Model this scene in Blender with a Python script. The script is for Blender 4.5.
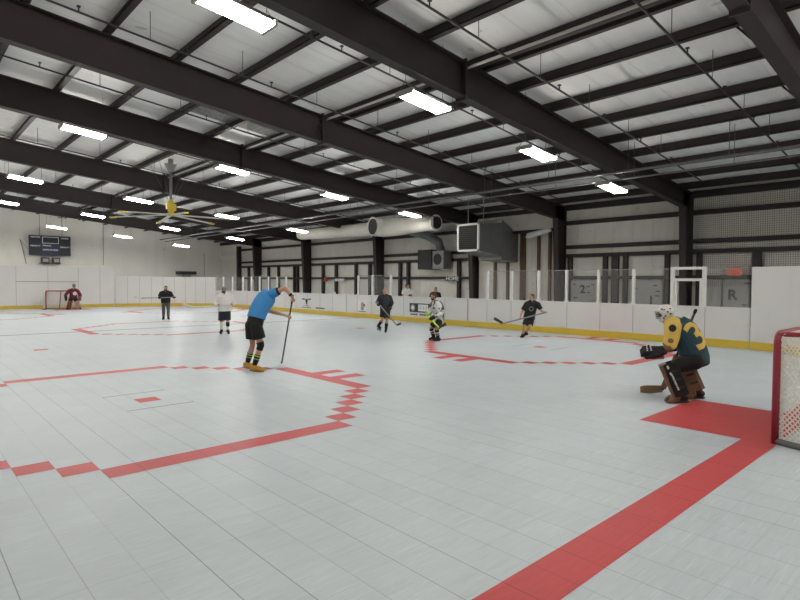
import bpy, bmesh, math, random
import numpy as np
from mathutils import Vector, Matrix
from mathutils.bvhtree import BVHTree

random.seed(7)
for o in list(bpy.data.objects): bpy.data.objects.remove(o)
SC = bpy.context.scene
COL = SC.collection
S = 0.325            # one floor tile in metres: the rink is laid out on its tile grid, X across, Y along

# ------------------------------------------------------------------ camera, world, exposure
cam = bpy.data.cameras.new('camera'); camo = bpy.data.objects.new('camera', cam); COL.objects.link(camo)
cam.sensor_width = 36.0; cam.lens = 552.6/800*36.0; cam.clip_start = 0.05; cam.clip_end = 300
R_ = Vector((0.73522791, -0.67779817, 0.00543637)); U_ = Vector((0.01809069, 0.02763977, 0.99945424)); W_ = Vector((0.67757851, 0.73472831, -0.03258337))
camo.matrix_world = Matrix(((R_.x, U_.x, -W_.x, -4.635*S), (R_.y, U_.y, -W_.y, -17.545*S), (R_.z, U_.z, -W_.z, 5.812*S), (0, 0, 0, 1)))
SC.camera = camo
world = bpy.data.worlds.new('world'); SC.world = world; world.use_nodes = True
world.node_tree.nodes['Background'].inputs[0].default_value = (0.5, 0.55, 0.6, 1)
world.node_tree.nodes['Background'].inputs[1].default_value = 0.05
SC.view_settings.view_transform = 'Standard'; SC.view_settings.look = 'None'
SC.view_settings.gamma = 1.0; SC.view_settings.use_curve_mapping = False
SC.view_settings.exposure = 1.0
TUBE_POWER = 57.0

# ------------------------------------------------------------------ materials
def mat(name, col, rough=0.6, metal=0.0, var=0.0, scale=8.0, bump=0.0, bscale=30.0, emit=None, spec=0.5):
    m = bpy.data.materials.new(name); m.use_nodes = True
    nt = m.node_tree; b = nt.nodes['Principled BSDF']
    b.inputs['Roughness'].default_value = rough; b.inputs['Metallic'].default_value = metal
    b.inputs['Base Color'].default_value = (*col, 1); b.inputs['Specular IOR Level'].default_value = spec
    if var or bump:
        tc = nt.nodes.new('ShaderNodeTexCoord')
    if var:
        n = nt.nodes.new('ShaderNodeTexNoise'); n.inputs['Scale'].default_value = scale; n.inputs['Detail'].default_value = 4
        nt.links.new(tc.outputs['Object'], n.inputs['Vector'])
        r = nt.nodes.new('ShaderNodeMapRange'); r.inputs['To Min'].default_value = 1-var; r.inputs['To Max'].default_value = 1+var
        nt.links.new(n.outputs['Fac'], r.inputs['Value'])
        mx = nt.nodes.new('ShaderNodeMix'); mx.data_type = 'RGBA'; mx.blend_type = 'MULTIPLY'; mx.inputs[0].default_value = 1
        mx.inputs[6].default_value = (*col, 1); nt.links.new(r.outputs[0], mx.inputs[7]); nt.links.new(mx.outputs[2], b.inputs['Base Color'])
    if bump:
        n2 = nt.nodes.new('ShaderNodeTexNoise'); n2.inputs['Scale'].default_value = bscale; n2.inputs['Detail'].default_value = 3
        nt.links.new(tc.outputs['Object'], n2.inputs['Vector'])
        bp = nt.nodes.new('ShaderNodeBump'); bp.inputs['Strength'].default_value = bump; bp.inputs['Distance'].default_value = 0.02
        nt.links.new(n2.outputs['Fac'], bp.inputs['Height']); nt.links.new(bp.outputs[0], b.inputs['Normal'])
    if emit:
        b.inputs['Emission Color'].default_value = (*emit[0], 1); b.inputs['Emission Strength'].default_value = emit[1]
    return m
def srgb(r, g, b):
    f = lambda c: (c/255/12.92) if c <= 10 else ((c/255+0.055)/1.055)**2.4
    return (f(r), f(g), f(b))

M = {}
M['steel'] = mat('brown_painted_steel', (0.027, 0.0175, 0.018), 0.55, var=0.15, scale=1.5)
M['purlin'] = mat('dark_purlin_steel', (0.026, 0.018, 0.019), 0.6, var=0.15, scale=1.0)
M['pipe'] = mat('dark_pipe', (0.035, 0.032, 0.032), 0.5)
M['conduit'] = mat('light_conduit', (0.45, 0.44, 0.42), 0.5)
M['grey_pipe'] = mat('grey_pipe', (0.12, 0.12, 0.12), 0.5)
M['galv'] = mat('galvanised_sheet', (0.21, 0.212, 0.212), 0.45, 0.3, var=0.2, scale=3)
M['duct'] = mat('white_duct_skin', (0.78, 0.75, 0.68), 0.6, var=0.08, scale=2.5, bump=0.3, bscale=4)
M['black'] = mat('black_matte', (0.012, 0.012, 0.013), 0.6)
M['plastic_white'] = mat('white_board_plastic', (0.66, 0.66, 0.65), 0.45, var=0.05, scale=1.2)
M['yellow'] = mat('yellow_kick_plastic', (0.62, 0.44, 0.045), 0.45, var=0.1, scale=2)
M['seam'] = mat('dark_board_seam', (0.25, 0.25, 0.25), 0.7)
M['white_metal'] = mat('white_painted_metal', (0.72, 0.72, 0.70), 0.4)
M['red_metal'] = mat('red_painted_tube', (0.27, 0.02, 0.035), 0.35, var=0.1, scale=6)
M['net'] = mat('white_net_cord', (0.72, 0.68, 0.62), 0.8)
M['net_dark'] = mat('dark_net_cord', (0.05, 0.05, 0.05), 0.8)
M['wood'] = mat('brown_stud_wood', (0.14, 0.075, 0.04), 0.7, var=0.25, scale=3)
M['navy'] = mat('navy_panel', (0.012, 0.018, 0.055), 0.5)
M['print_white'] = mat('white_print', (0.75, 0.75, 0.75), 0.6)
M['print_grey'] = mat('grey_print', (0.3, 0.3, 0.32), 0.6)
M['print_black'] = mat('black_print', (0.02, 0.02, 0.022), 0.6)
M['print_navy'] = mat('navy_print', (0.008, 0.012, 0.035), 0.6)
M['print_red'] = mat('red_print', (0.45, 0.05, 0.05), 0.6)
M['sign_red'] = mat('red_sign_face', (0.75, 0.16, 0.09), 0.5, emit=((1.0, 0.13, 0.06), 0.08))
M['fixture'] = mat('fixture_grey_tray', (0.30, 0.29, 0.27), 0.5)
M['wire'] = mat('hanger_wire', (0.1, 0.1, 0.1), 0.5)
M['fan_grey'] = mat('fan_blade_aluminium', (0.62, 0.61, 0.58), 0.4, 0.1)
M['fan_yellow'] = mat('fan_yellow_paint', (0.62, 0.45, 0.03), 0.45)
M['board_grey'] = mat('grey_door_panel', (0.36, 0.355, 0.34), 0.6, var=0.08, scale=2)
tube = bpy.data.materials.new('lit_tube'); tube.use_nodes = True
tb = tube.node_tree.nodes['Principled BSDF']; tb.inputs['Base Color'].default_value = (0.9, 0.9, 0.88, 1)
tb.inputs['Emission Color'].default_value = (1.0, 0.965, 0.91, 1); tb.inputs['Emission Strength'].default_value = TUBE_POWER
M['tube'] = tube

def glass_mat():
    m = bpy.data.materials.new('clear_rink_glass'); m.use_nodes = True; nt = m.node_tree
    nt.nodes.remove(nt.nodes['Principled BSDF']); out = nt.nodes['Material Output']
    t = nt.nodes.new('ShaderNodeBsdfTransparent'); t.inputs[0].default_value = (0.95, 0.96, 0.955, 1)
    g = nt.nodes.new('ShaderNodeBsdfGlossy'); g.inputs['Roughness'].default_value = 0.08
    lw = nt.nodes.new('ShaderNodeLayerWeight'); f0 = nt.nodes.new('ShaderNodeMath'); f0.operation = 'POWER'; f0.inputs[1].default_value = 4.0; nt.links.new(lw.outputs['Facing'], f0.inputs[0])
    f = nt.nodes.new('ShaderNodeMath'); f.operation = 'MULTIPLY_ADD'; f.inputs[1].default_value = 0.3; f.inputs[2].default_value = 0.03; nt.links.new(f0.outputs[0], f.inputs[0])
    x = nt.nodes.new('ShaderNodeMixShader'); nt.links.new(f.outputs[0], x.inputs[0]); nt.links.new(t.outputs[0], x.inputs[1]); nt.links.new(g.outputs[0], x.inputs[2])
    d = nt.nodes.new('ShaderNodeBsdfDiffuse'); d.inputs[0].default_value = (0.6, 0.6, 0.6, 1)
    y = nt.nodes.new('ShaderNodeMixShader'); y.inputs[0].default_value = 0.04
    nt.links.new(x.outputs[0], y.inputs[1]); nt.links.new(d.outputs[0], y.inputs[2]); nt.links.new(y.outputs[0], out.inputs[0])
    return m
M['glass'] = glass_mat()

def floor_mat(name, base, red=False):
    """sport tiles: thin seams on the tile grid, scuffs, slight gloss"""
    m = bpy.data.materials.new(name); m.use_nodes = True; nt = m.node_tree; N = nt.nodes; L = nt.links
    b = N['Principled BSDF']; tc = N.new('ShaderNodeTexCoord')
    sep = N.new('ShaderNodeSeparateXYZ'); L.new(tc.outputs['Object'], sep.inputs[0])
    def math_(op, a, bb=None, c=None):
        n = N.new('ShaderNodeMath'); n.operation = op
        for k, v in enumerate((a, bb, c)):
            if v is None: continue
            if isinstance(v, (int, float)): n.inputs[k].default_value = v
            else: L.new(v, n.inputs[k])
        return n.outputs[0]
    def seam(axis, amp, seed):
        t = math_('MULTIPLY', sep.outputs[axis], 1/S)
        k = math_('ROUND', t); d = math_('ABSOLUTE', math_('SUBTRACT', t, k))
        near = math_('SUBTRACT', 1.0, math_('SMOOTHSTEP' if False else 'MINIMUM', math_('MULTIPLY', d, 60.0), 1.0))
        w = N.new('ShaderNodeTexWhiteNoise'); w.noise_dimensions = '1D'; L.new(math_('ADD', k, seed), w.inputs['W'])
        return math_('MULTIPLY', near, math_('MULTIPLY_ADD', w.outputs[0], amp, amp*0.35))
    s = math_('MAXIMUM', seam('X', 0.50, 3.3), seam('Y', 0.13, 11.7))
    # per tile tint
    tx = math_('FLOOR', math_('MULTIPLY', sep.outputs['X'], 1/S)); ty = math_('FLOOR', math_('MULTIPLY', sep.outputs['Y'], 1/S))
    cmb = N.new('ShaderNodeCombineXYZ'); L.new(tx, cmb.inputs[0]); L.new(ty, cmb.inputs[1])
    wn = N.new('ShaderNodeTexWhiteNoise'); wn.noise_dimensions = '3D'; L.new(cmb.outputs[0], wn.inputs['Vector'])
    n1 = N.new('ShaderNodeTexNoise'); n1.inputs['Scale'].default_value = 0.8; n1.inputs['Detail'].default_value = 6; L.new(tc.outputs['Object'], n1.inputs['Vector'])
    mp = N.new('ShaderNodeMapping'); mp.inputs['Rotation'].default_value = (0, 0, 0.6); mp.inputs['Scale'].default_value = (3, 22, 1); L.new(tc.outputs['Object'], mp.inputs[0])
    n2 = N.new('ShaderNodeTexNoise'); n2.inputs['Scale'].default_value = 1.0; n2.inputs['Detail'].default_value = 5; n2.inputs['Roughness'].default_value = 0.7; L.new(mp.outputs[0], n2.inputs['Vector'])
    v = math_('ADD', math_('MULTIPLY_ADD', wn.outputs[0], 0.035, 0.91), math_('MULTIPLY', math_('SUBTRACT', n1.outputs['Fac'], 0.5), 0.16))
    v = math_('ADD', v, math_('MULTIPLY', math_('SUBTRACT', n2.outputs['Fac'], 0.5), 0.22 if not red else 0.35))
    for k, (rot, sc_, amp) in enumerate(((0.3, (2.5, 60, 1), .10), (1.25, (3, 70, 1), -.09), (2.2, (4, 55, 1), .08))):
        m2 = N.new('ShaderNodeMapping'); m2.inputs['Rotation'].default_value = (0, 0, rot); m2.inputs['Scale'].default_value = sc_; m2.inputs['Location'].default_value = (k*7.3, k*3.1, 0); L.new(tc.outputs['Object'], m2.inputs[0])
        q = N.new('ShaderNodeTexNoise'); q.inputs['Scale'].default_value = 1.0; q.inputs['Detail'].default_value = 2; q.inputs['Distortion'].default_value = 0.6; L.new(m2.outputs[0], q.inputs['Vector'])
        rr = N.new('ShaderNodeMapRange'); rr.inputs['From Min'].default_value = 0.60; rr.inputs['From Max'].default_value = 0.72; L.new(q.outputs['Fac'], rr.inputs['Value'])
        v = math_('ADD', v, math_('MULTIPLY', rr.outputs[0], amp))
    v = math_('MULTIPLY', v, math_('SUBTRACT', 1.0, s))
    mx = N.new('ShaderNodeMix'); mx.data_type = 'RGBA'; mx.blend_type = 'MULTIPLY'; mx.inputs[0].default_value = 1; mx.inputs[6].default_value = (*base, 1)
    L.new(v, mx.inputs[7]); L.new(mx.outputs[2], b.inputs['Base Color'])
    L.new(math_('MULTIPLY_ADD', n2.outputs['Fac'], 0.25, 0.30), b.inputs['Roughness'])
    b.inputs['Specular IOR Level'].default_value = 0.14
    bp = N.new('ShaderNodeBump'); bp.inputs['Strength'].default_value = 0.12; bp.inputs['Distance'].default_value = 0.01
    n3 = N.new('ShaderNodeTexNoise'); n3.inputs['Scale'].default_value = 5; n3.inputs['Detail'].default_value = 4; L.new(tc.outputs['Object'], n3.inputs['Vector'])
    L.new(n3.outputs['Fac'], bp.inputs['Height']); L.new(bp.outputs[0], b.inputs['Normal'])
    return m
M['floor'] = floor_mat('pale_blue_grey_sport_tiles', (0.545, 0.612, 0.648))
M['floor_red'] = floor_mat('red_sport_tiles', (0.55, 0.085, 0.088), True)
M['floor_dark_red'] = mat('dark_red_centre_line', (0.16, 0.06, 0.065), 0.5)
M['floor_black'] = mat('thin_black_floor_line', (0.06, 0.06, 0.065), 0.5)

def sheet_mat(name, base, axis, period, amp=0.12):
    """insulation facing: faint seams across one axis, wrinkles and small scuffs"""
    m = bpy.data.materials.new(name); m.use_nodes = True; nt = m.node_tree; N = nt.nodes; L = nt.links
    b = N['Principled BSDF']; b.inputs['Roughness'].default_value = 0.55; b.inputs['Specular IOR Level'].default_value = 0.3
    tc = N.new('ShaderNodeTexCoord'); sep = N.new('ShaderNodeSeparateXYZ'); L.new(tc.outputs['Object'], sep.inputs[0])
    def math_(op, a, bb=None, c=None):
        n = N.new('ShaderNodeMath'); n.operation = op
        for k, v in enumerate((a, bb, c)):
            if v is None: continue
            if isinstance(v, (int, float)): n.inputs[k].default_value = v
            else: L.new(v, n.inputs[k])
        return n.outputs[0]
    t = math_('MULTIPLY', sep.outputs[axis], 1/(S*period)); d = math_('ABSOLUTE', math_('SUBTRACT', t, math_('ROUND', t)))
    s = math_('SUBTRACT', 1.0, math_('MINIMUM', math_('MULTIPLY', d, 28.0), 1.0))
    mp = N.new('ShaderNodeMapping'); mp.inputs['Scale'].default_value = (0.5, 3, 1) if axis == 'Y' else (1, 3, 0.4); L.new(tc.outputs['Object'], mp.inputs[0])
    n1 = N.new('ShaderNodeTexNoise'); n1.inputs['Scale'].default_value = 1.0; n1.inputs['Detail'].default_value = 5; L.new(mp.outputs[0], n1.inputs['Vector'])
    n2 = N.new('ShaderNodeTexNoise'); n2.inputs['Scale'].default_value = 2.2; n2.inputs['Detail'].default_value = 2; L.new(tc.outputs['Object'], n2.inputs['Vector'])
    spot = N.new('ShaderNodeMapRange'); spot.inputs['From Min'].default_value = 0.72; spot.inputs['From Max'].default_value = 0.76; L.new(n2.outputs['Fac'], spot.inputs['Value'])
    v = math_('MULTIPLY_ADD', math_('SUBTRACT', n1.outputs['Fac'], 0.5), 0.22, 1.0)
    v = math_('SUBTRACT', math_('SUBTRACT', v, math_('MULTIPLY', s, amp)), math_('MULTIPLY', spot.outputs[0], 0.25))
    mx = N.new('ShaderNodeMix'); mx.data_type = 'RGBA'; mx.blend_type = 'MULTIPLY'; mx.inputs[0].default_value = 1; mx.inputs[6].default_value = (*base, 1)
    L.new(v, mx.inputs[7]); L.new(mx.outputs[2], b.inputs['Base Color'])
    bp = N.new('ShaderNodeBump'); bp.inputs['Strength'].default_value = 0.5; bp.inputs['Distance'].default_value = 0.03
    L.new(math_('SUBTRACT', n1.outputs['Fac'], math_('MULTIPLY', s, 0.6)), bp.inputs['Height']); L.new(bp.outputs[0], b.inputs['Normal'])
    return m
M['ceiling'] = sheet_mat('white_roof_insulation', (0.86, 0.855, 0.84), 'Y', 4.0)
M['wall'] = sheet_mat('white_wall_insulation', (0.72, 0.69, 0.63), 'Y', 3.2, 0.10)
M['endwall'] = sheet_mat('beige_grey_end_wall', (0.76, 0.73, 0.67), 'X', 30.0, 0.05)

# ------------------------------------------------------------------ mesh helper (tile units in, metres out)
class MB:
    def __init__(s): s.v = []; s.f = []; s.m = []
    def quad(s, pts, mi=0):
        k = len(s.v); s.v += [tuple(p) for p in pts]; s.f.append(tuple(range(k, k+len(pts)))); s.m.append(mi); return s
    def hexa(s, c, mi=0):   # 8 corners, bottom 4 ccw then top 4
        k = len(s.v); s.v += [tuple(p) for p in c]
        for f in ((3,2,1,0),(4,5,6,7),(0,1,5,4),(1,2,6,5),(2,3,7,6),(3,0,4,7)): s.f.append(tuple(k+i for i in f)); s.m.append(mi)
        return s
    def box(s, x0, x1, y0, y1, z0, z1, mi=0):
        return s.hexa([(x0,y0,z0),(x1,y0,z0),(x1,y1,z0),(x0,y1,z0),(x0,y0,z1),(x1,y0,z1),(x1,y1,z1),(x0,y1,z1)], mi)
    def tube(s, pts, r, n=8, mi=0, cap=True):
        pts = [Vector(p) for p in pts]; rs = r if isinstance(r, (list, tuple)) else [r]*len(pts); k0 = len(s.v); ref = None
        for i, p in enumerate(pts):
            t = (pts[min(i+1, len(pts)-1)]-pts[max(i-1, 0)]).normalized()
            if ref is None: ref = Vector((0,0,1)) if abs(t.z) < 0.9 else Vector((1,0,0))
            a = (ref-t*ref.dot(t)).normalized(); b = t.cross(a); ref = a
            for j in range(n):
                an = 2*math.pi*j/n; s.v.append(tuple(p+a*(rs[i]*math.cos(an))+b*(rs[i]*math.sin(an))))
        for i in range(len(pts)-1):
            for j in range(n):
                s.f.append((k0+i*n+j, k0+i*n+(j+1)%n, k0+(i+1)*n+(j+1)%n, k0+(i+1)*n+j)); s.m.append(mi)
        if cap:
            s.f.append(tuple(k0+j for j in reversed(range(n)))); s.m.append(mi)
            s.f.append(tuple(k0+(len(pts)-1)*n+j for j in range(n))); s.m.append(mi)
        return s
    def bar(s, a, b, w, h, up=(0,0,1), mi=0):
        a = Vector(a); b = Vector(b); t = (b-a).normalized(); sd = t.cross(Vector(up)).normalized()*(w/2); u = sd.cross(t).normalized()*(h/2)
        return s.hexa([a-sd-u, a+sd-u, b+sd-u, b-sd-u, a-sd+u, a+sd+u, b+sd+u, b-sd+u], mi)
    def build(s, name, mats, parent=None, origin=None, smooth=False, bevel=0.0):
        if not isinstance(mats, (list, tuple)): mats = [mats]
        if origin is None: origin = parent['_o'] if parent is not None and '_o' in parent else (0,0,0)
        O = Vector(origin)
        me = bpy.data.meshes.new(name); me.from_pydata([tuple((Vector(v)-O)*S) for v in s.v], [], s.f)
        for m in mats: me.materials.append(m)
        me.polygons.foreach_set('material_index', s.m)
        if smooth: me.polygons.foreach_set('use_smooth', [True]*len(me.polygons))
        bm = bmesh.new(); bm.from_mesh(me); bmesh.ops.recalc_face_normals(bm, faces=bm.faces); bm.to_mesh(me); bm.free()
        o = bpy.data.objects.new(name, me); COL.objects.link(o)
        if parent is not None: o.parent = parent
        else: o.location = O*S; o['_o'] = tuple(origin)
        if bevel:
            b = o.modifiers.new('bevel', 'BEVEL'); b.width = bevel; b.segments = 2; b.limit_method = 'ANGLE'
        return o
def empty(name, origin, label, cat, group=None):
    o = bpy.data.objects.new(name, None); COL.objects.link(o); o.location = Vector(origin)*S; o['_o'] = tuple(origin)
    o.empty_display_size = 0.2
    return tag(o, label, cat, group)
def tag(o, label=None, cat=None, group=None, kind=None):
    if label: o['label'] = label
    if cat: o['category'] = cat
    if group: o['group'] = group
    if kind: o['kind'] = kind
    return o
def dup(root, loc, label=None, group=None, rotz=None):
    def cp(o, par):
        c = o.copy(); COL.objects.link(c)
        if par is not None: c.parent = par
        for ch in list(o.children): cp(ch, c)
        return c
    r = cp(root, None); r.location = Vector(loc)*S; r['_o'] = tuple(loc)
    if rotz is not None: r.rotation_euler = (0, 0, rotz)
    if label: r['label'] = label
    if group: r['group'] = group
    return r
def text_mesh(txt, size, align='CENTER', bold=0.0):
    c = bpy.data.curves.new('txt', 'FONT'); c.offset = bold; c.body = txt; c.size = size; c.align_x = align; c.align_y = 'CENTER'; c.resolution_u = 3
    o = bpy.data.objects.new('txt', c); COL.objects.link(o)
    dg = bpy.context.evaluated_depsgraph_get(); me = bpy.data.meshes.new_from_object(o.evaluated_get(dg))
    v = [tuple(x.co) for x in me.vertices]; f = [tuple(p.vertices) for p in me.polygons]
    bpy.data.objects.remove(o); bpy.data.curves.remove(c); bpy.data.meshes.remove(me)
    return v, f
def put_text(mb, txt, size, origin, ux, uz, mi=0, width=None, squash=1.0):
    """flat lettering in the plane (ux, uz); sizes in tiles"""
    v, f = text_mesh(txt, size, bold=.03*size); k = len(mb.v); O = Vector(origin); ux = Vector(ux); uz = Vector(uz)
    if width: 
        xs = [p[0] for p in v]; sc = width/(max(xs)-min(xs))
    else: sc = 1
    mb.v += [tuple(O+ux*(p[0]*sc)+uz*(p[1]*squash)) for p in v]
    for q in f: mb.f.append(tuple(k+i for i in q)); mb.m.append(mi)
def disc(mb, c, ux, uz, r, n=20, mi=0, rz=None):
    c = Vector(c); ux = Vector(ux); uz = Vector(uz); rz = rz or r
    mb.quad([c+ux*(r*math.cos(2*math.pi*i/n))+uz*(rz*math.sin(2*math.pi*i/n)) for i in range(n)], mi)

# ------------------------------------------------------------------ building shell
FR = [(-7.1, 'first'), (13.8, 'second'), (34.6, 'third'), (53.8, 'fourth'), (83.2, 'fifth'), (114.4, 'sixth'), (142.6, 'seventh')]
XW, YE, XL, YN = 82.6, 171.0, -16.0, -36.0
roof = lambda x: 28.6-0.103*x
rtop = lambda x: 27.6-0.103*x
rbot = lambda x: 24.3-0.093*x

fl = MB(); fl.quad([(XL-1,YN-1,0),(XW+1,YN-1,0),(XW+1,YE+1,0),(XL-1,YE+1,0)], 0)
eps = 0.006
def mark(x0, x1, y0, y1, mi=1, e=eps): fl.quad([(x0,y0,e),(x1,y0,e),(x1,y1,e),(x0,y1,e)], mi)
def octagon(ox, oy):
    mark(ox+6, ox+15, oy, oy+1); mark(ox+6, ox+15, oy+20, oy+21); mark(ox, ox+1, oy+6, oy+15); mark(ox+20, ox+21, oy+6, oy+15)
    for i in range(5):
        mark(ox+5-i, ox+6-i, oy+1+i, oy+2+i); mark(ox+15+i, ox+16+i, oy+1+i, oy+2+i)
        mark(ox+1+i, ox+2+i, oy+15+i, oy+16+i); mark(ox+19-i, ox+20-i, oy+15+i, oy+16+i)
for ox, oy in ((-6,0), (28,0), (-6,80), (28,80)):
    octagon(ox, oy); cx, cy = ox+10, oy+10
    mark(cx, cx+1, cy, cy+1)
    mark(cx-1, cx+2, cy+2.38, cy+2.48, 2); mark(cx-1, cx+2, cy-1.46, cy-1.36, 2)
    for hx in (ox-2, ox+21): mark(hx, hx+2, oy+11, oy+12); mark(hx, hx+2, oy+9, oy+10)
octagon(11, 42.2)
for cx, cy in ((4,36), (38,36), (4,67), (38,67)): mark(cx, cx+1, cy, cy+1)
mark(-8.2, 51.2, 52.3, 52.9, 3)
for s_, yg in ((1, -12.25), (-1, 109.6)):
    a, b = sorted((yg, yg+s_*1.1)); mark(-8.2, 18.7, a, b); mark(24.9, 51.2, a, b)
    a, b = sorted((yg, yg+s_*4.95)); mark(18.7, 24.9, a, b)
tag(fl.build('floor', [M['floor'], M['floor_red'], M['floor_black'], M['floor_dark_red']]), 'pale blue grey tiled rink floor with red markings', kind='structure')

c = MB(); t = 0.4
c.hexa([(XL,YN,roof(XL)),(XW+0.4,YN,roof(XW+.4)),(XW+.4,YE,roof(XW+.4)),(XL,YE,roof(XL)),(XL,YN,roof(XL)+t),(XW+.4,YN,roof(XW+.4)+t),(XW+.4,YE,roof(XW+.4)+t),(XL,YE,roof(XL)+t)])
tag(c.build('ceiling', M['ceiling']), 'sloping white insulated roof', kind='structure')
tag(MB().box(XW, XW+.4, YN, YE, 0, roof(XW)).build('wall_right', M['wall']), 'white insulated side wall behind the benches', kind='structure')
w = MB(); w.hexa([(XL,YE,0),(XW+.4,YE,0),(XW+.4,YE+.4,0),(XL,YE+.4,0),(XL,YE,roof(XL)),(XW+.4,YE,roof(XW)),(XW+.4,YE+.4,roof(XW)),(XL,YE+.4,roof(XL))])
tag(w.build('wall_back', M['endwall']), 'plain beige grey end wall behind the scoreboard', kind='structure')
tag(MB().box(XL-.4, XL, YN, YE, 0, roof(XL)).build('wall_left', M['wall']), 'white insulated wall on the camera side', kind='structure')
w = MB(); w.hexa([(XL,YN-.4,0),(XW+.4,YN-.4,0),(XW+.4,YN,0),(XL,YN,0),(XL,YN-.4,roof(XL)),(XW+.4,YN-.4,roof(XW)),(XW+.4,YN,roof(XW)),(XL,YN,roof(XL))])
tag(w.build('wall_front', M['endwall']), 'end wall behind the camera', kind='structure')

# main frames: tapered rafter + column, each one object with flange, web and splice plate
for k, (y, od) in enumerate(FR):
    fr = empty('steel_frame', (80, y, 0), '%s brown steel roof beam with its wall column, counted from the camera' % od, 'roof beam', 'brown steel roof frames'); fr['kind'] = 'structure'
    m = MB(); x0, x1 = XL+.1, XW-.05; hw = 0.5
    m.hexa([(x0,y-hw,rbot(x0)),(x1-2.6,y-hw,rbot(x1-2.6)),(x1-2.6,y+hw,rbot(x1-2.6)),(x0,y+hw,rbot(x0)),(x0,y-hw,rbot(x0)+.1),(x1-2.6,y-hw,rbot(x1-2.6)+.1),(x1-2.6,y+hw,rbot(x1-2.6)+.1),(x0,y+hw,rbot(x0)+.1)])
    m.hexa([(x0,y-hw,rtop(x0)-.1),(x1,y-hw,rtop(x1)-.1),(x1,y+hw,rtop(x1)-.1),(x0,y+hw,rtop(x0)-.1),(x0,y-hw,rtop(x0)),(x1,y-hw,rtop(x1)),(x1,y+hw,rtop(x1)),(x0,y+hw,rtop(x0))])
    m.build('beam_flange', M['steel'], fr)
    m = MB(); m.hexa([(x0,y-.06,rbot(x0)+.1),(x1,y-.06,rbot(x1)+.1),(x1,y+.06,rbot(x1)+.1),(x0,y+.06,rbot(x0)+.1),(x0,y-.06,rtop(x0)-.1),(x1,y-.06,rtop(x1)-.1),(x1,y+.06,rtop(x1)-.1),(x0,y+.06,rtop(x0)-.1)])
    m.build('beam_web', M['steel'], fr)
    for sx in (-10.0, 31.2):
        m = MB(); m.box(sx-.09, sx+.09, y-.55, y+.55, rbot(sx)-.25, rtop(sx)+.2)
        for q in range(6):
            for d in (-.35, .35): m.box(sx-.2, sx+.2, y+d-.05, y+d+.05, rbot(sx)+.3+q*.42, rbot(sx)+.4+q*.42)
        m.build('splice_plate', M['steel'], fr)
    xi0, xi1, zt = XW-2.0, XW-2.9, rbot(XW-2.9)
    m = MB(); m.hexa([(xi0,y-hw,0),(xi0+.12,y-hw,0),(xi0+.12,y+hw,0),(xi0,y+hw,0),(xi1,y-hw,zt),(xi1+.12,y-hw,zt),(xi1+.12,y+hw,zt),(xi1,y+hw,zt)])
    m.box(XW-.15, XW-.03, y-hw, y+hw, 0, rtop(XW)-.1)
    m.hexa([(xi0+.1,y-.06,0),(XW-.1,y-.06,0),(XW-.1,y+.06,0),(xi0+.1,y+.06,0),(xi1+.1,y-.06,zt+2.2),(XW-.1,y-.06,zt+2),(XW-.1,y+.06,zt+2),(xi1+.1,y+.06,zt+2.2)])
    m.build('column', M['steel'], fr)
    m = MB()
    for px in (15.3+.2, 27.1+.2, 38.8+.2, 50.5+.2, 62.3+.2):
        m.bar((px, y+.2, rbot(px)+.3), (px, y+2.6, rtop(px)+.3), .16, .16)
    m.build('flange_brace', M['steel'], fr)
# purlins
ordn = ['first','second','third','fourth','fifth','sixth','seventh','eighth','ninth','tenth','eleventh','twelfth','thirteenth','fourteenth','fifteenth','sixteenth','seventeenth']
PX = [9.45+5.87*k for k in range(-4, 13)]
for k, x in enumerate(PX):
    if x > XW-1: continue
    zb, zt = rtop(x), roof(x)-.02; m = MB()
    m.box(x-.05, x+.05, YN, YE-.02, zb+.08, zt-.08); m.box(x-.5, x+.08, YN, YE-.02, zb, zb+.08); m.box(x-.08, x+.5, YN, YE-.02, zt-.09, zt-.01)
    m.box(x-.5, x-.44, YN, YE-.02, zb, zb+.2)
    if abs(x-32.93) < 1:
        m.box(x+.95, x+1.05, YN, YE-.02, rtop(x+1)+.02, zt-.22); m.box(x+.6, x+1.05, YN, YE-.02, rtop(x+1), rtop(x+1)+.08)
    tag(m.build('roof_purlin', M['purlin']), '%s dark roof purlin running the hall length, counted from the camera side wall' % ordn[k], 'roof purlin', 'dark roof purlins', 'structure')
tag(MB().tube([(32.0, YN, rtop(32)-.16), (32.0, YE-.3, rtop(32)-.16)], .13, 8).build('conduit', M['conduit'], smooth=True), 'pale conduit running under the doubled roof purlin', 'conduit')
# eave strut and girts on the side wall
for z0, z1, nm in ((18.35, 19.3, 'highest'), (15.85, 16.5, 'second highest'), (11.7, 12.3, 'third highest'), (10.2, 10.8, 'fourth highest'), (6.45, 7.0, 'lowest')):
    g = MB()
    segs = [(YN, 34.0), (54.4, 155.8)] if z0 < 18 else [(YN, YE-.1)]
    for a, b in segs:
        ys = [a]+[f[0] for f in FR if a < f[0] < b]+[b]
        for p, q in zip(ys[:-1], ys[1:]):
            pp = p+(.55 if p != a else 0); qq = q-(.55 if q != b else 0)
            g.box(XW-.75, XW-.68, pp, qq, z0, z1); g.box(XW-.75, XW-.01, pp, qq, z0, z0+.07); g.box(XW-.75, XW-.01, pp, qq, z1-.07, z1)
    tag(g.build('wall_girt', M['purlin']), '%s dark steel girt along the side wall' % nm, 'wall girt', 'dark girts of the side wall', 'structure')
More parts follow.
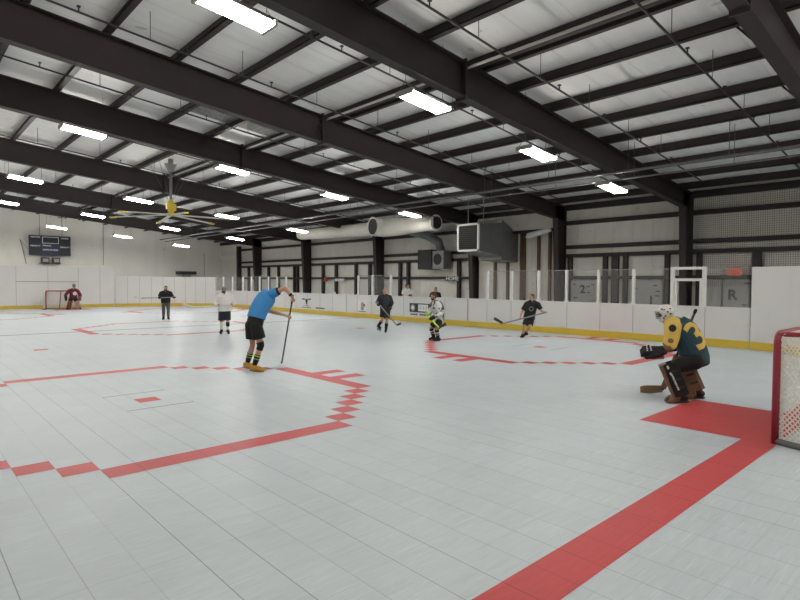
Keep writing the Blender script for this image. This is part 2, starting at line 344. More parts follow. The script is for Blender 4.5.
# door and window posts below the girts
posts = [24.9, 23.2, 33.0, 26.6, 16.7, 12.2, 4.9, -1.5]
FRY = [f[0] for f in FR]
posts += [58.5, 73.8, 76.5, 87.5, 93.0, 101.5, 107.5, 120.4, 122.0, 131.0, 137.0, 150.0]
for k, y in enumerate(posts):
    wd = .95 if k in (0, 6) else .55
    tag(MB().box(XW-.72, XW-.02, y-wd/2, y+wd/2, 0, 10.2).box(XW-.8, XW-.72, y-wd/2-.08, y+wd/2+.08, 0, 10.2).build('wall_post', M['purlin']), 'dark steel door post under the wall girts, %s from the near end' % (ordn+['eighteenth','nineteenth','twentieth','twenty-first'])[sorted(posts).index(y)], 'wall post', 'dark posts of the side wall', 'structure')

pm = mat('grey_speckled_insulation', (0.2, 0.2, 0.19), 0.9, var=0.9, scale=9)
m = MB(); m.hexa([(21.6,46.0,roof(21.6)-.18),(35.0,46.0,roof(35)-.18),(35.0,48.9,roof(35)-.18),(21.6,48.9,roof(21.6)-.18),(21.6,46.0,roof(21.6)-.01),(35.0,46.0,roof(35)-.01),(35.0,48.9,roof(35)-.01),(21.6,48.9,roof(21.6)-.01)])
tag(m.build('insulation_strip', pm, origin=(28,47.5,25)), 'grey speckled insulation strip in the roof seen just above the third beam', 'insulation')

# sprinkler branch pipes (across), main pipes (along)
def branch(y, x0, x1, label):
    m = empty('sprinkler_pipe', (x0, y, rtop(x0)), label, 'pipe', 'sprinkler branch pipes')
    z = lambda x: 26.3-.103*x
    MB().tube([(x0,y,z(x0)), (x1,y,z(x1))], .085, 8).build('pipe', M['pipe'], m, smooth=True)
    for k in range(int((x1-x0)/8)):
        x = x0+4+k*8
        MB().tube([(x,y,z(x)), (x,y,z(x)+.45)], .05, 6).box(x-.12,x+.12,y-.12,y+.12,z(x)+.38,z(x)+.46).build('sprinkler_head', M['pipe'], m)
        MB().tube([(x-2.9,y,z(x-2.9)), (x-2.9,y,roof(x-2.9)-.05)], .03, 5).build('hanger', M['wire'], m)
for (y, lab) in ((-1.8, 'dark sprinkler pipe across the roof between first and second beams, nearer the first'), (8.6, 'dark sprinkler pipe across the roof just before the second beam'),
          (18.3, 'dark sprinkler pipe across the roof just beyond the second beam'), (29.3, 'dark sprinkler pipe across the roof just before the third beam'),
          (43.8, 'dark sprinkler pipe across the roof between the third and fourth beams'), (61.5, 'dark sprinkler pipe across the roof just beyond the fourth beam'),
          (75.5, 'dark sprinkler pipe across the roof just before the fifth beam'), (92.0, 'dark sprinkler pipe across the roof just beyond the fifth beam'),
          (106.0, 'dark sprinkler pipe across the roof just before the sixth beam'), (124.0, 'dark sprinkler pipe across the roof just beyond the sixth beam'),
          (135.0, 'dark sprinkler pipe across the roof just before the seventh beam'), (155.0, 'dark sprinkler pipe across the roof beyond the seventh beam')):
    branch(y, -14, 72, lab)
for x, z, r, lab in ((58.4, 18.8, .17, 'thick grey sprinkler main running the hall length under the beams'), (60.0, 18.25, .11, 'thinner grey pipe beside the sprinkler main under the beams')):
    m = empty('sprinkler_main', (x, 0, z), lab, 'pipe')
    MB().tube([(x,YN+.5,z), (x,YE-8,z)], r, 10).build('pipe', M['grey_pipe'], m, smooth=True)
    for k in range(18):
        y = -30+k*10.5
        MB().tube([(x,y,z), (x,y,roof(x)-.05)], .035, 5).build('hanger', M['wire'], m)

# ------------------------------------------------------------------ light fixtures
def fixture(origin, label):
    e = empty('light_fixture', origin, label, 'ceiling light', 'hanging tube lights'); x, y, z = origin; sl = -.1
    L2, W2 = 2.25, .92
    m = MB(); zz = lambda a: z+sl*a
    def slab(xa, xb, ya, yb, za, zb): m.hexa([(x+xa,y+ya,zz(xa)+za),(x+xb,y+ya,zz(xb)+za),(x+xb,y+yb,zz(xb)+za),(x+xa,y+yb,zz(xa)+za),(x+xa,y+ya,zz(xa)+zb),(x+xb,y+ya,zz(xb)+zb),(x+xb,y+yb,zz(xb)+zb),(x+xa,y+yb,zz(xa)+zb)])
    slab(-L2, L2, -.72, .72, .26, .32)
    for sg in (-1, 1): slab(sg*L2-.09, sg*L2+.09, -W2, W2, -.06, .32)
    m.build('housing', M['fixture'], e)
    for q in range(6):
        yy = y-.68+q*.272
        MB().tube([(x-L2+.13,yy,zz(-L2+.13)+.02), (x+L2-.13,yy,zz(L2-.13)+.02)], .05, 8, cap=False).build('tube', M['tube'], e, smooth=True)
    for sx in (-1, 1):
        MB().tube([(x+sx*2.2,y-.7,zz(sx*2.2)+.3), (x+sx*2.1,y,zz(sx*2.1)+1.1), (x+sx*2.2,y+.7,zz(sx*2.2)+.3)], .025, 5).tube([(x+sx*2.1,y,zz(sx*2.1)+1.1), (x+sx*2.1,y,roof(x+sx*2.1)-.05)], .025, 5).build('hanger_wire', M['wire'], e)
    return e
LXS = {1: [11.0, 27.2, 43.2, 59.0], 3: [11.95, 30.1, 47.2, 63.6], 4: [10.8, 27.1, 43.1, 58.9], 5: [12.1, 27.6, 43.8, 60.1], 6: [10.6, 26.2, 41.6, 57.2]}
LX = LXS[1]
LZ = {1:[21.94,20.16,18.6,17.07], 3:[22.7,20.89,19.19,17.76], 4:[21.04,19.53,18.11,16.48], 5:[20.84,19.61,17.95,16.53], 6:[20.6,18.87,17.53,15.85]}
xw = ['first', 'second', 'third', 'fourth']
proto = None
for k in (1, 3, 4, 5, 6):
    y = FR[k][0]+.4
    for q, x in enumerate(LXS[k]):
        z = LZ[k][q]
        lab = '%s lit tube light from the camera side in the row under the %s roof beam' % (xw[q], FR[k][1])
        if proto is None: proto = fixture((x, y, z), lab)
        else: dup(proto, (x, y, z), lab)
    dup(proto, (-5.2, y, LZ[k][0]+1.6), 'lit tube light beyond the camera side end of the row under the %s beam' % FR[k][1])
for q, x in enumerate([-5.2]+LX): dup(proto, (x, -24.0, 23.3-.1*x), 'lit tube light in the row behind the camera, %s from the camera side wall' % ordn[q])

# ------------------------------------------------------------------ ceiling fan
FX, FY = 29.1, 74.0
fan = empty('ceiling_fan', (FX, FY, 16.9), 'large ceiling fan with yellow motor and long grey blades', 'ceiling fan')
m = MB(); m.hexa([(FX-.25,FY-.25,23.4),(FX+.25,FY-.25,23.4),(FX+.25,FY+.25,23.4),(FX-.25,FY+.25,23.4),(FX-.9,FY-.4,24.7),(FX+.9,FY-.4,24.7),(FX+.9,FY+.4,24.7),(FX-.9,FY+.4,24.7)])
m.box(FX-.3, FX+.3, FY-.3, FY+.3, 24.6, 25.5); m.build('bracket', M['galv'], fan)
MB().tube([(FX,FY,17.4), (FX,FY,23.6)], .22, 12).build('pole', M['galv'], fan, smooth=True)
m = MB(); m.tube([(FX,FY,16.7), (FX,FY,17.1), (FX,FY,18.6), (FX,FY,19.0)], [.35,.5,.42,.25], 12); m.box(FX+.1,FX+.75,FY-.3,FY+.3,17.2,18.3); m.box(FX-.75,FX-.1,FY-.3,FY+.3,17.4,18.6)
m.build('motor', M['fan_yellow'], fan)
MB().tube([(FX,FY,16.35), (FX,FY,16.75)], .7, 16).build('hub', M['fan_yellow'], fan)
for q in range(6):
    a = math.radians(22.8+60*q); d = Vector((math.cos(a), math.sin(a), -.06)); n = Vector((-d.y, d.x, 0)); O = Vector((FX, FY, 16.5))
    m = MB(); r0, r1 = .6, 8.7
    sec = [(-.36,.0),(-.12,.13),(.14,.13),(.38,-.06),(.14,.0),(-.12,-.02)]
    k = len(m.v)
    for r in (r0, r1):
        for (u, h) in sec: m.v.append(tuple(O+d*r+n*u+Vector((0,0,h))))
    for j in range(6): m.f.append((k+j,k+(j+1)%6,k+6+(j+1)%6,k+6+j)); m.m.append(0)
    m.f.append(tuple(range(k,k+6))); m.m.append(0); m.f.append(tuple(range(k+6,k+12))); m.m.append(0)
    bl = m.build('blade', M['fan_grey'], fan)
    MB().bar(O+d*8.65, O+d*9.5, .62, .22).build('blade_tip', M['fan_yellow'], bl, origin=(FX,FY,16.9))
for q, (dx, dy) in enumerate(((-3,-2.5),(3,-2.5),(3,2.5),(-3,2.5))):
    MB().tube([(FX+.3*dx/3,FY+.3*dy/3,18.9), (FX+dx,FY+dy,roof(FX+dx)-.1)], .025, 5).build('guy_wire', M['wire'], fan)

# ------------------------------------------------------------------ white duct and air units
du = empty('air_duct', (70, 70, 17), 'long white round duct hung along the side wall with open outlet', 'duct')
MB().tube([(70.5,101,17.3),(70.5,100,17.35),(70.5,92,17.2),(70.8,83,17.25),(70.8,76,17.15),(71,72,17.1),(71.2,69,17.1)], [.9,1.2,1.3,1.28,1.38,1.45,1.5], 24).build('long_sleeve', M['duct'], du, smooth=True)
MB().tube([(71.2,71.5,17.1),(71.2,69.5,17.1),(71,66,17.0),(70.6,62,16.9),(70.2,57.5,16.85),(70,53.8,16.85)], [1.5,1.9,1.85,1.6,1.42,1.36], 24).build('short_sleeve', M['duct'], du, smooth=True)
MB().tube([(70,53.9,16.85),(69.98,53.5,16.85)], [1.5,1.5], 24).build('end_ring', M['duct'], du, smooth=False)
MB().tube([(69.98,53.52,16.85),(69.97,53.44,16.85)], [1.15,1.15], 24).build('end_mouth_shade', M['black'], du)  # black disc on the closed end paints the shade inside the duct
m = MB(); m.tube([(71.2,69.6,17.1),(68.2,70.0,17.15)], [1.9,1.95], 28, cap=False); m.tube([(68.2,70.0,17.15),(68.4,69.97,17.15)], [1.95,1.6], 28, cap=False)
m.build('outlet_collar', M['duct'], du, smooth=True)
MB().tube([(68.3,69.985,17.15),(68.5,69.96,17.15)], 1.62, 28).build('outlet_mouth_shade', M['black'], du)  # solid black plug stands in for the shaded hollow of the outlet
for y in (58, 66, 76, 86, 96):
    MB().tube([(70.6,y,18.2),(70.6,y,roof(70.6)-.05)], .04, 5).build('hanger', M['wire'], du)
un = empty('wall_heater', (80, 63.8, 10.5), 'grey air unit with black fan box on the wall under the white duct', 'air unit')
MB().box(79.3, 81.8, 60.3, 63.6, 8.6, 12.4).build('cabinet', M['galv'], un, bevel=.02)
MB().box(79.0, 81.8, 63.6, 67.6, 8.5, 12.7).build('fan_box', M['black'], un, bevel=.02)
MB().tube([(80.4,62,12.3),(79.8,62.2,14.2),(77.6,63.5,15.6),(73.5,65.3,16.6),(71.3,66,16.9)], [.9,.9,.95,1.0,1.0], 16).build('elbow_duct', M['galv'], un, smooth=True)
m = MB(); disc(m, (79.26,62,10.6), (0,1,0), (0,0,1), 1.2, 20); m.build('grille', M['black'], un)
hv = empty('intake_hood', (74, 46, 13), 'big grey sheet metal intake hood with dark louvred face', 'duct')
m = MB(); m.hexa([(70.5,43.8,11.4),(76.5,43.4,10.6),(76.5,48.8,10.6),(70.5,48.5,11.4),(70.5,43.8,16.0),(76.5,43.4,16.6),(76.5,48.8,16.6),(70.5,48.5,16.0)])
m.hexa([(76.5,43.4,10.0),(82.3,43.9,9.6),(82.3,48.5,9.6),(76.5,48.8,10.0),(76.5,43.4,17.2),(82.3,43.9,14.6),(82.3,48.5,14.6),(76.5,48.8,17.2)])
m.build('hood_body', M['galv'], hv)
m = MB(); m.box(70.2,70.55,43.7,48.6,11.25,11.6).box(70.2,70.55,43.7,48.6,15.8,16.15).box(70.2,70.55,43.7,44.0,11.25,16.15).box(70.2,70.55,48.3,48.6,11.25,16.15)
m.build('louvre_frame', M['white_metal'], hv)
m = MB(); m.box(70.47,70.5,43.9,48.4,11.5,15.9)
for q in range(12): m.hexa([(70.25,44,11.7+q*.35),(70.45,44,11.8+q*.35),(70.45,48.3,11.8+q*.35),(70.25,48.3,11.7+q*.35),(70.25,44,11.76+q*.35),(70.45,44,11.86+q*.35),(70.45,48.3,11.86+q*.35),(70.25,48.3,11.76+q*.35)])
m.build('louvre', M['black'], hv)
for y in (44.5, 48): MB().tube([(72.5,y,16.1),(72.5,y,roof(72.5)-.05)], .05, 5).build('hanger', M['conduit'], hv)

# stud wall alcove in the third bay
m = MB(); m.box(XW-.5, XW-.02, 35.2, 53.2, 0, 15.0)
st = tag(m.build('alcove_wall', M['wall'], origin=(XW,44,0)), 'pale alcove lining between brown studs behind the glass', kind='structure')
for y in (36.9, 39.2, 42.3, 42.9, 46.0, 49.0):
    MB().box(XW-1.0, XW-.5, y-.22, y+.22, 0, 14.9).build('stud', M['wood'], st)
m = MB(); m.box(XW-2.6, XW-.02, 35.2, 53.2, 14.9, 15.3); m.build('top_plate', M['steel'], st)
m = MB(); m.hexa([(XW-2.5,35.2,15.3),(XW-.02,35.2,15.3),(XW-.02,53.2,15.3),(XW-2.5,53.2,15.3),(XW-1,35.2,18.4),(XW-.02,35.2,18.4),(XW-.02,53.2,18.4),(XW-1,53.2,18.4)]); m.build('lining', M['wall'], st)
tag(MB().tube([(79.5,35.4,15.0),(79.4,37.5,14.6),(79.3,39.6,14.2),(79.3,40.1,13.9)], [.35,.5,.55,.3], 12).build('white_hose', M['white_metal'], smooth=True), 'short white flexible hose at the top of the stud alcove', 'hose')

# garage style door at the far end of the side wall
d = MB(); d.box(XW-.25, XW-.02, 157.6, 169.5, 0, 13.4)
for q in range(1, 6): d.box(XW-.3, XW-.25, 157.6, 169.5, q*2.2-.05, q*2.2+.05)
do = tag(d.build('door_1', M['wall'], origin=(XW,163,0)), 'grey roll up door at the far end of the side wall', kind='structure')
MB().box(XW-1.3, XW-.05, 157.6, 170, 13.4, 14.6).build('door_housing', M['duct'], do)
tag(MB().box(XW-1.4, XW-.03, 155.9, 156.9, 0, 17.5).build('wall_post', M['purlin'], origin=(XW,156.4,0)), 'tall dark post beside the far roll up door', 'wall post', 'dark posts of the side wall', 'structure')

# safety netting in the near bay
def netting(m, P, nu, nv, r, mi=0):
    """P(u,v)->point ; cords as thin square bars"""
    for i in range(nu+1):
        for j in range(nv): m.append((P(i/nu, j/nv), P(i/nu, (j+1)/nv)))
    for j in range(nv+1):
        for i in range(nu): m.append((P(i/nu, j/nv), P((i+1)/nu, j/nv)))
def cords(name, segs, r, material, parent=None, origin=(0,0,0)):
    mb = MB()
    for a, b in segs: mb.tube([a, b], r, 3, cap=False)
    return mb.build(name, material, parent, origin)
segs = []
for i in range(76):
    y = -6.4+i*(13.1+6.4)/75; segs.append(((80.0,y,5.5),(79.6,y,18.4)))
for j in range(45):
    f = j/44; segs.append(((80.0-.4*f,-6.4,5.5+12.9*f),(80.0-.4*f,13.1,5.5+12.9*f)))
tag(cords('safety_net', segs, .020, M['net_dark'], None, (80,4,7)), 'dark safety netting hung in front of the near bay of the side wall', 'netting')

# ------------------------------------------------------------------ rink boards
XB = 51.3
def arc(cx, cy, r, a0, a1, n=14): return [(cx+r*math.cos(math.radians(a0+(a1-a0)*i/n)), cy+r*math.sin(math.radians(a0+(a1-a0)*i/n))) for i in range(n+1)]
def wall_path(m, pts, z0, z1, th, mi=0, off=0.0):
    """vertical strip along plan path, thickness outward (right-hand side away from rink centre)"""
    C = Vector((21.5, 52, 0)); inn, out = [], []
    for i, p in enumerate(pts):
        a = Vector((*pts[max(i-1,0)],0)); b = Vector((*pts[min(i+1,len(pts)-1)],0)); t = (b-a).normalized(); n = Vector((t.y,-t.x,0)); P = Vector((*p,0))
        if n.dot(P-C) < 0: n = -n
        inn.append(P-n*off); out.append(P+n*th)
    for i in range(len(pts)-1):
        a, b, c2, d2 = inn[i], inn[i+1], out[i+1], out[i]
        m.hexa([(a.x,a.y,z0),(b.x,b.y,z0),(c2.x,c2.y,z0),(d2.x,d2.y,z0),(a.x,a.y,z1),(b.x,b.y,z1),(c2.x,c2.y,z1),(d2.x,d2.y,z1)], mi)
def boards(name, pts, h, seams, label, rail=True, seamtop=None):
    o = pts[len(pts)//2]; e = empty(name, (o[0], o[1], 0), label, 'rink boards', 'white rink boards')
    m = MB(); wall_path(m, pts, 0, h, .28); pn = m.build('panel', M['plastic_white'], e)
    m = MB(); wall_path(m, pts, 0.02, .72, .1, off=.06); m.build('kick_strip', M['yellow'], e)
    if rail: m = MB(); wall_path(m, pts, h, h+.07, .3, off=.04); m.build('cap_rail', M['white_metal'], e)
    for (x, y, nx, ny, w_) in seams:
        m = MB()
        t = Vector((-ny, nx, 0)); P = Vector((x, y, 0)); n = Vector((nx, ny, 0))
        a, b = P-t*w_+n*.02, P+t*w_+n*.02; c2, d2 = P+t*w_-n*.05, P-t*w_-n*.05
        z0, z1 = .74, (seamtop or h)-.02
        m.hexa([(a.x,a.y,z0),(b.x,b.y,z0),(c2.x,c2.y,z0),(d2.x,d2.y,z0),(a.x,a.y,z1),(b.x,b.y,z1),(c2.x,c2.y,z1),(d2.x,d2.y,z1)])
        m.build('panel_seam', M['seam'], e)
    return e
side_seams = [1.05, 4.02, 7.86, 11.44, 15.38, 19.57, 23.0, 26.72, 29.87, 34.0, 42.3, 46.2, 49.8, 53.4, 60.2, 64, 68, 71.9, 75.8, 79.6, 83.4, 87.2, 91]
b1 = boards('rink_boards', [(XB,-2.6),(XB,30),(XB,60),(XB,94)]+arc(31.3,94,20,3,25,8), 3.62, [(XB,y,-1,0,.02) for y in side_seams]+[(XB,56.3,-1,0,.07),(XB,29.9,-1,0,.05)], 'long low white side boards with yellow kick strip under the glass')
an = [26+i*7.0 for i in range(1, 10)]
b2 = boards('rink_boards', arc(31.3,94,20,25.3,89.6,24), 6.7, [(31.3+20*math.cos(math.radians(a)), 94+20*math.sin(math.radians(a)), -math.cos(math.radians(a)), -math.sin(math.radians(a)), .025) for a in an], 'tall white curved corner boards left of the far glass', rail=False)
b3 = boards('rink_boards', [(31.3,114),(21,114),(11.3,114)]+arc(11.3,94,20,90,175,20), 8.6, [(x,114,0,-1,.025) for x in (28.6, 24.5, 19.0, 13.6, 9.4)], 'tallest white end boards behind the far goal', rail=False)
m = MB(); m.box(13.6, 24.5, 113.93, 114, 5.45, 5.55); m.build('panel_seam', M['seam'], b3)
b4 = boards('rink_boards', arc(31.3,0,20,-7.9,-90,18), 7.3, [], 'tall plain white boards at the near corner behind the red goal', rail=False)
b5 = boards('rink_boards', [(-8.3,94),(-8.3,60),(-8.3,20)], 3.62, [], 'low white boards along the camera side of the rink')

# glass panes and posts on the side boards
names = ['first','second','third','fourth','fifth','sixth','seventh','eighth','ninth','tenth']
GY = [26.75, 23.04, 19.2, 15.54, 11.71, 7.9]
def post(y, z1, label, x=XB+.12, w_=.13):
    return tag(MB().box(x-.12, x+.14, y-w_, y+w_, 3.69, z1).box(x-.16, x+.18, y-w_-.05, y+w_+.05, 3.69, 3.85).build('glass_post', M['white_metal'], origin=(x,y,3.69)), label, 'post', 'white glass posts')
def pane(y0, y1, z1, label, x=XB+.12):
    g = tag(MB().box(x-.03, x+.03, min(y0,y1)+.24, max(y0,y1)-.24, 3.7, z1).build('glass_screen', M['glass'], origin=(x,(y0+y1)/2,3.7)), label, 'glass pane', 'clear rink glass panes')
    MB().box(x-.04, x+.04, min(y0,y1)+.24, max(y0,y1)-.24, z1, z1+.06).build('edge_strip', M['print_grey'], g)
    return g
for k, y in enumerate(GY):
    post(y, 7.25, '%s white glass post counting from the open bench gap toward the white door frame' % names[k])
    nxt = GY[k+1] if k+1 < len(GY) else 4.2
    pane(y, nxt, 7.2, '%s clear glass pane from the bench gap toward the white door frame' % names[k])
pane(1.1, -2.55, 7.2, 'clear glass pane between white door frame and tall near corner boards')
dr = empty('gate_frame', (XB+.12, 2.6, 3.69), 'white metal gate frame with two crossbars standing on the side boards', 'gate frame')
for y in (4.05, 1.2): MB().box(XB-.02, XB+.26, y-.17, y+.17, 3.69, 7.4).build('upright', M['white_metal'], dr)
MB().box(XB, XB+.24, 1.2, 4.05, 7.15, 7.4).build('crossbar', M['white_metal'], dr)
MB().box(XB, XB+.24, 1.2, 4.05, 6.05, 6.3).build('crossbar', M['white_metal'], dr)
for y in (3.75, 1.5): MB().box(XB+.02, XB+.2, y-.09, y+.09, 3.69, 6.05).build('inner_upright', M['white_metal'], dr)
GF = [93.3, 89.5, 86.0, 82.4, 79.0, 75.6]
arcp = [(31.38+20.04*math.cos(math.radians(a)), 94+20.04*math.sin(math.radians(a))) for a in (25.0, 19.0, 10.5)]+[(XB+.12, 93.3)]
for k in range(3):
    (xa, ya), (xb, yb_) = arcp[k], arcp[k+1]
    if k: tag(MB().box(xa-.12, xa+.12, ya-.13, ya+.13, 3.69, 6.75).box(xa-.17, xa+.17, ya-.18, ya+.18, 3.69, 3.85).build('glass_post', M['white_metal'], origin=(xa,ya,3.69)), '%s white post of the curved far glass beside the tall corner boards' % names[k-1], 'post', 'white glass posts')
    d_ = Vector((xb-xa, yb_-ya, 0)); d_.normalize(); n_ = Vector((d_.y, -d_.x, 0))*.03; a_, b_ = Vector((xa,ya,0))+d_*.25, Vector((xb,yb_,0))-d_*.25
    mm = MB(); mm.hexa([tuple(p+Vector((0,0,z))) for z in (3.7, 6.7) for p in (a_-n_, b_-n_, b_+n_, a_+n_)])
    tag(mm.build('glass_screen', M['glass'], origin=(xa,ya,3.7)), '%s clear pane of the curved far glass beside the tall corner boards' % names[k], 'glass pane', 'clear rink glass panes')
for k, y in enumerate(GF):
    post(y, 6.75, '%s white post of the straight far glass from the tall curved corner' % names[k])
    if k+1 < len(GF): pane(y, GF[k+1], 6.7, '%s clear pane of the straight far glass from the tall curved corner' % names[k])
for y, lab in ((53.2,'white glass post at the far side of the penalty box pane'), (49.6,'thick white glass post in the middle of the penalty box glass'), (45.3,'white glass post at the near side of the penalty box glass')): post(y, 6.85, lab, w_=.18)
pane(53.2, 49.6, 6.8, 'clear penalty box pane left of the thick white post'); pane(49.6, 45.3, 6.8, 'clear penalty box pane behind the dark jersey player')

# signs and printed adverts on the boards
def board_print(name, y0, y1, z0, z1, label, base, x=XB-.012):
    m = MB(); m.box(x-.02, x, y0, y1, z0, z1)
    return tag(m.build(name, base, origin=(x,(y0+y1)/2,z0)), label, 'advert')
ad = board_print('banner', 36.6, 41.0, 1.45, 2.75, 'black advert panel with round emblem and white block on the boards', M['print_black'])
m = MB(); disc(m, (XB-.04, 40.3, 2.1), (0,-1,0), (0,0,1), .5); m.build('emblem', M['print_grey'], ad)
m = MB(); disc(m, (XB-.045, 40.3, 2.1), (0,-1,0), (0,0,1), .3, 6); m.build('emblem_core', M['print_white'], ad)
m = MB(); m.box(XB-.045, XB-.034, 37.2, 39.2, 1.62, 2.6); m.build('white_block', M['print_white'], ad)
m = MB()
for q in range(3): m.box(XB-.05, XB-.046, 37.45+q*.6, 37.52+q*.6, 1.8, 2.45); m.box(XB-.05, XB-.046, 37.5+q*.6, 37.85+q*.6, 2.05, 2.12)
m.build('letter_stroke', M['print_grey'], ad)
m = MB()
for q in range(11):
    if q == 6: continue
    m.box(XB-.034, XB-.012, 36.7+q*.38, 36.97+q*.38, 1.02, 1.24)
tag(m.build('advert_caption', M['print_black'], origin=(XB,38.8,1)), 'row of small black lettering under the black advert panel', 'lettering')
po = board_print('poster', 50.9, 53.2, .95, 2.75, 'small white poster with grey and red figure on the boards', M['print_white'])
m = MB(); disc(m, (XB-.036,52.0,2.1), (0,-1,0), (0,0,1), .42, 14, rz=.5); m.quad([(XB-.036,52.5,1.7),(XB-.036,51.5,1.7),(XB-.036,51.7,1.2),(XB-.036,52.3,1.2)]); m.build('figure', M['print_grey'], po)
m = MB(); disc(m, (XB-.04,51.55,2.05), (0,-1,0), (0,0,1), .25, 12); m.build('red_patch', M['print_red'], po)
m = MB(); m.box(XB-.04,XB-.034,51.1,53.0,.98,1.08); m.build('caption_line', M['print_black'], po)
bl = MB(); yb, zb, xx = 68.3, 2.35, XB-.03
disc(bl, (xx,yb,zb-.05), (0,-1,0), (0,0,1), .4, 12, rz=.32)
for sg in (-1, 1): bl.quad([(xx,yb+sg*.3,zb+.15),(xx,yb+sg*1.35,zb+.1),(xx,yb+sg*1.5,zb+.4),(xx,yb+sg*1.0,zb+.35),(xx,yb+sg*.3,zb+.3)][::sg])
bl.quad([(xx,yb-.25,zb-.3),(xx,yb+.25,zb-.3),(xx,yb+.12,zb-.8),(xx,yb-.12,zb-.8)])
for q in range(8):
    bl.box(xx-.005, xx, yb-1.4+q*.36, yb-1.15+q*.36, .98, 1.12); 
    if q < 6: bl.box(xx-.005, xx, yb-1.1+q*.36, yb-.9+q*.36, 1.32, 1.44)
tag(bl.build('advert_emblem', M['print_black'], origin=(XB,yb,1)), 'black horned emblem with small lettering printed on the far side boards', 'emblem')
cp = MB()
for q in range(7): cp.box(XB-.035, XB-.012, 62.6+q*.4, 62.9+q*.4, .98, 1.2)
tag(cp.build('advert_caption', M['print_black'], origin=(XB,64,1)), 'short line of dark lettering on the boards beside the horned emblem', 'lettering')
tag(MB().tube([(XB+.12,59.8,3.69),(XB+.12,59.8,3.95),(XB+.12,59.8,4.05)], [.2,.2,.1], 12).build('ball', M['white_metal'], smooth=True), 'small white round object lying on the side board cap near the emblem', 'ball')

# scoreboard
sb = empty('scoreboard', (29.5, 168.8, 12.8), 'navy hockey scoreboard with white words high on the end wall', 'scoreboard')
ys = 168.6; MB().box(24.4, 34.7, ys, ys+.9, 12.9, 18.6).build('cabinet', M['navy'], sb, bevel=.02)
m = MB()
for x0, x1, z0, z1 in ((24.6,27.2,16.1,17.7),(31.9,34.5,15.9,17.6),(24.6,27.2,13.3,15.0),(31.9,34.5,13.2,14.9),(27.7,31.5,16.5,18.1)): m.box(x0,x1,ys-.03,ys,z0,z1)
m.build('digit_window', M['print_black'], sb)
m = MB()
for a in ((27.55,31.65,16.35,16.5),(27.55,31.65,18.1,18.25),(27.55,27.7,16.35,18.25),(31.5,31.65,16.35,18.25)): m.box(a[0],a[1],ys-.04,ys,a[2],a[3])
m.build('clock_frame', M['print_white'], sb)
m = MB(); X_, Z_ = (1,0,0), (0,0,1)
for tx, cx, cz, wd, sz in (('VISITORS',25.9,18.05,2.3,.55),('HOME',33.2,17.95,1.8,.55),('PENALTY',25.9,15.55,2.4,.5),('PENALTY',33.2,15.4,2.4,.5),('PERIOD',28.7,15.7,2.1,.5),('SHOTS ON GOAL',29.6,14.5,3.8,.6)):
    put_text(m, tx, sz, (cx,ys-.05,cz), X_, Z_, width=wd)
m.build('lettering', M['print_white'], sb)
for x in (27.0, 32.6): MB().tube([(x,ys+.4,18.6),(x,ys+.4,roof(x)-.1)], .06, 6).build('hanger', M['pipe'], sb)
for x0, x1, col, lab in ((27.3,29.2,'print_navy','dark speaker box hanging under the scoreboard, nearer the goal side'), (30.1,31.9,'print_black','smaller dark box hanging under the right half of the scoreboard')):
    MBx = MB().box(x0, x1, 168.2, 169.6, 10.7, 12.3); s_ = tag(MBx.build('speaker', M[col], origin=(x0,169,10.7), bevel=.02), lab, 'speaker')
    MB().box(x0+.25, x1-.25, 168.15, 168.2, 11.0, 12.0).build('front_panel', M['print_grey'], s_); MB().box(x0-.2, x1+.2, 168.3, 170.9, 10.5, 10.7).build('shelf_bracket', M['print_black'], s_)
tag(MB().tube([(22.6,170.7,17.3),(23.4,170.7,13.5),(24.0,170.7,10.4)], .06, 6).tube([(22.6,170.7,17.3),(24.3,169.5,14.5)], .05, 6).build('wall_cable', M['pipe']), 'loose dark cable hanging on the end wall beside the scoreboard', 'cable')
tag(MB().tube([(44.0,170.7,10.6),(44.0,170.7,24.0)], .06, 6).build('drop_conduit', M['pipe']), 'thin dark vertical conduit on the end wall right of the scoreboard', 'conduit')
tag(MB().tube([(76.0,170.7,0),(76.0,170.7,15.5)], .12, 6).build('drop_conduit', M['conduit']), 'thin pale vertical pipe on the end wall near the far corner', 'conduit')
v = MB(); v.box(66.0, 71.5, 166.5, 170.5, 8.0, 9.0); tag(v.build('dark_bundle', M['print_black'], origin=(68,168,8)), 'low dark bundle showing above the curved corner boards', 'bundle')
tag(MB().box(67.8, 70, 167.5, 169, 0, 8).build('storage_shelf', M['print_grey'], origin=(68,168,0)), 'grey storage stand hidden behind the curved corner boards', 'stand')

# items on the side wall
def wall_board(y0, y1, z0, z1, label, letter, ly, lz, size, extra=()):
    m = MB().box(XW-.86, XW-.8, y0, y1, z0, z1); o = tag(m.build('wall_board', M['board_grey'], origin=(XW,(y0+y1)/2,z0)), label, 'board')
    MB().box(XW-.88, XW-.86, y0, y0+.12, z0, z1).box(XW-.88, XW-.86, y1-.12, y1, z0, z1).box(XW-.88, XW-.86, y0, y1, z1-.12, z1).build('board_edge', M['print_grey'], o)
    m = MB()
    if letter: put_text(m, letter, size, (XW-.89, ly, lz), (0,-1,0), (0,0,1))
    for (a, b) in extra: m.box(XW-.89, XW-.87, a-.3, a+.3, b-.08, b+.08)
    m.build('dark_print', M['print_navy'], o)
    m = MB().box(XW-.8, XW-.02, y0+.3, y0+.6, z0+.3, z0+.6).box(XW-.8, XW-.02, y1-.6, y1-.3, z0+.3, z0+.6); m.build('bracket', M['purlin'], o)
wall_board(27.6, 32.6, 2.4, 6.3, 'grey board with dark blue numeral on the wall behind the glass', '2', 30.4, 4.7, 1.9, ((31.9,5.6),(31.7,3.3),(28.6,5.5),(29.4,5.2),(29.3,4.2)))
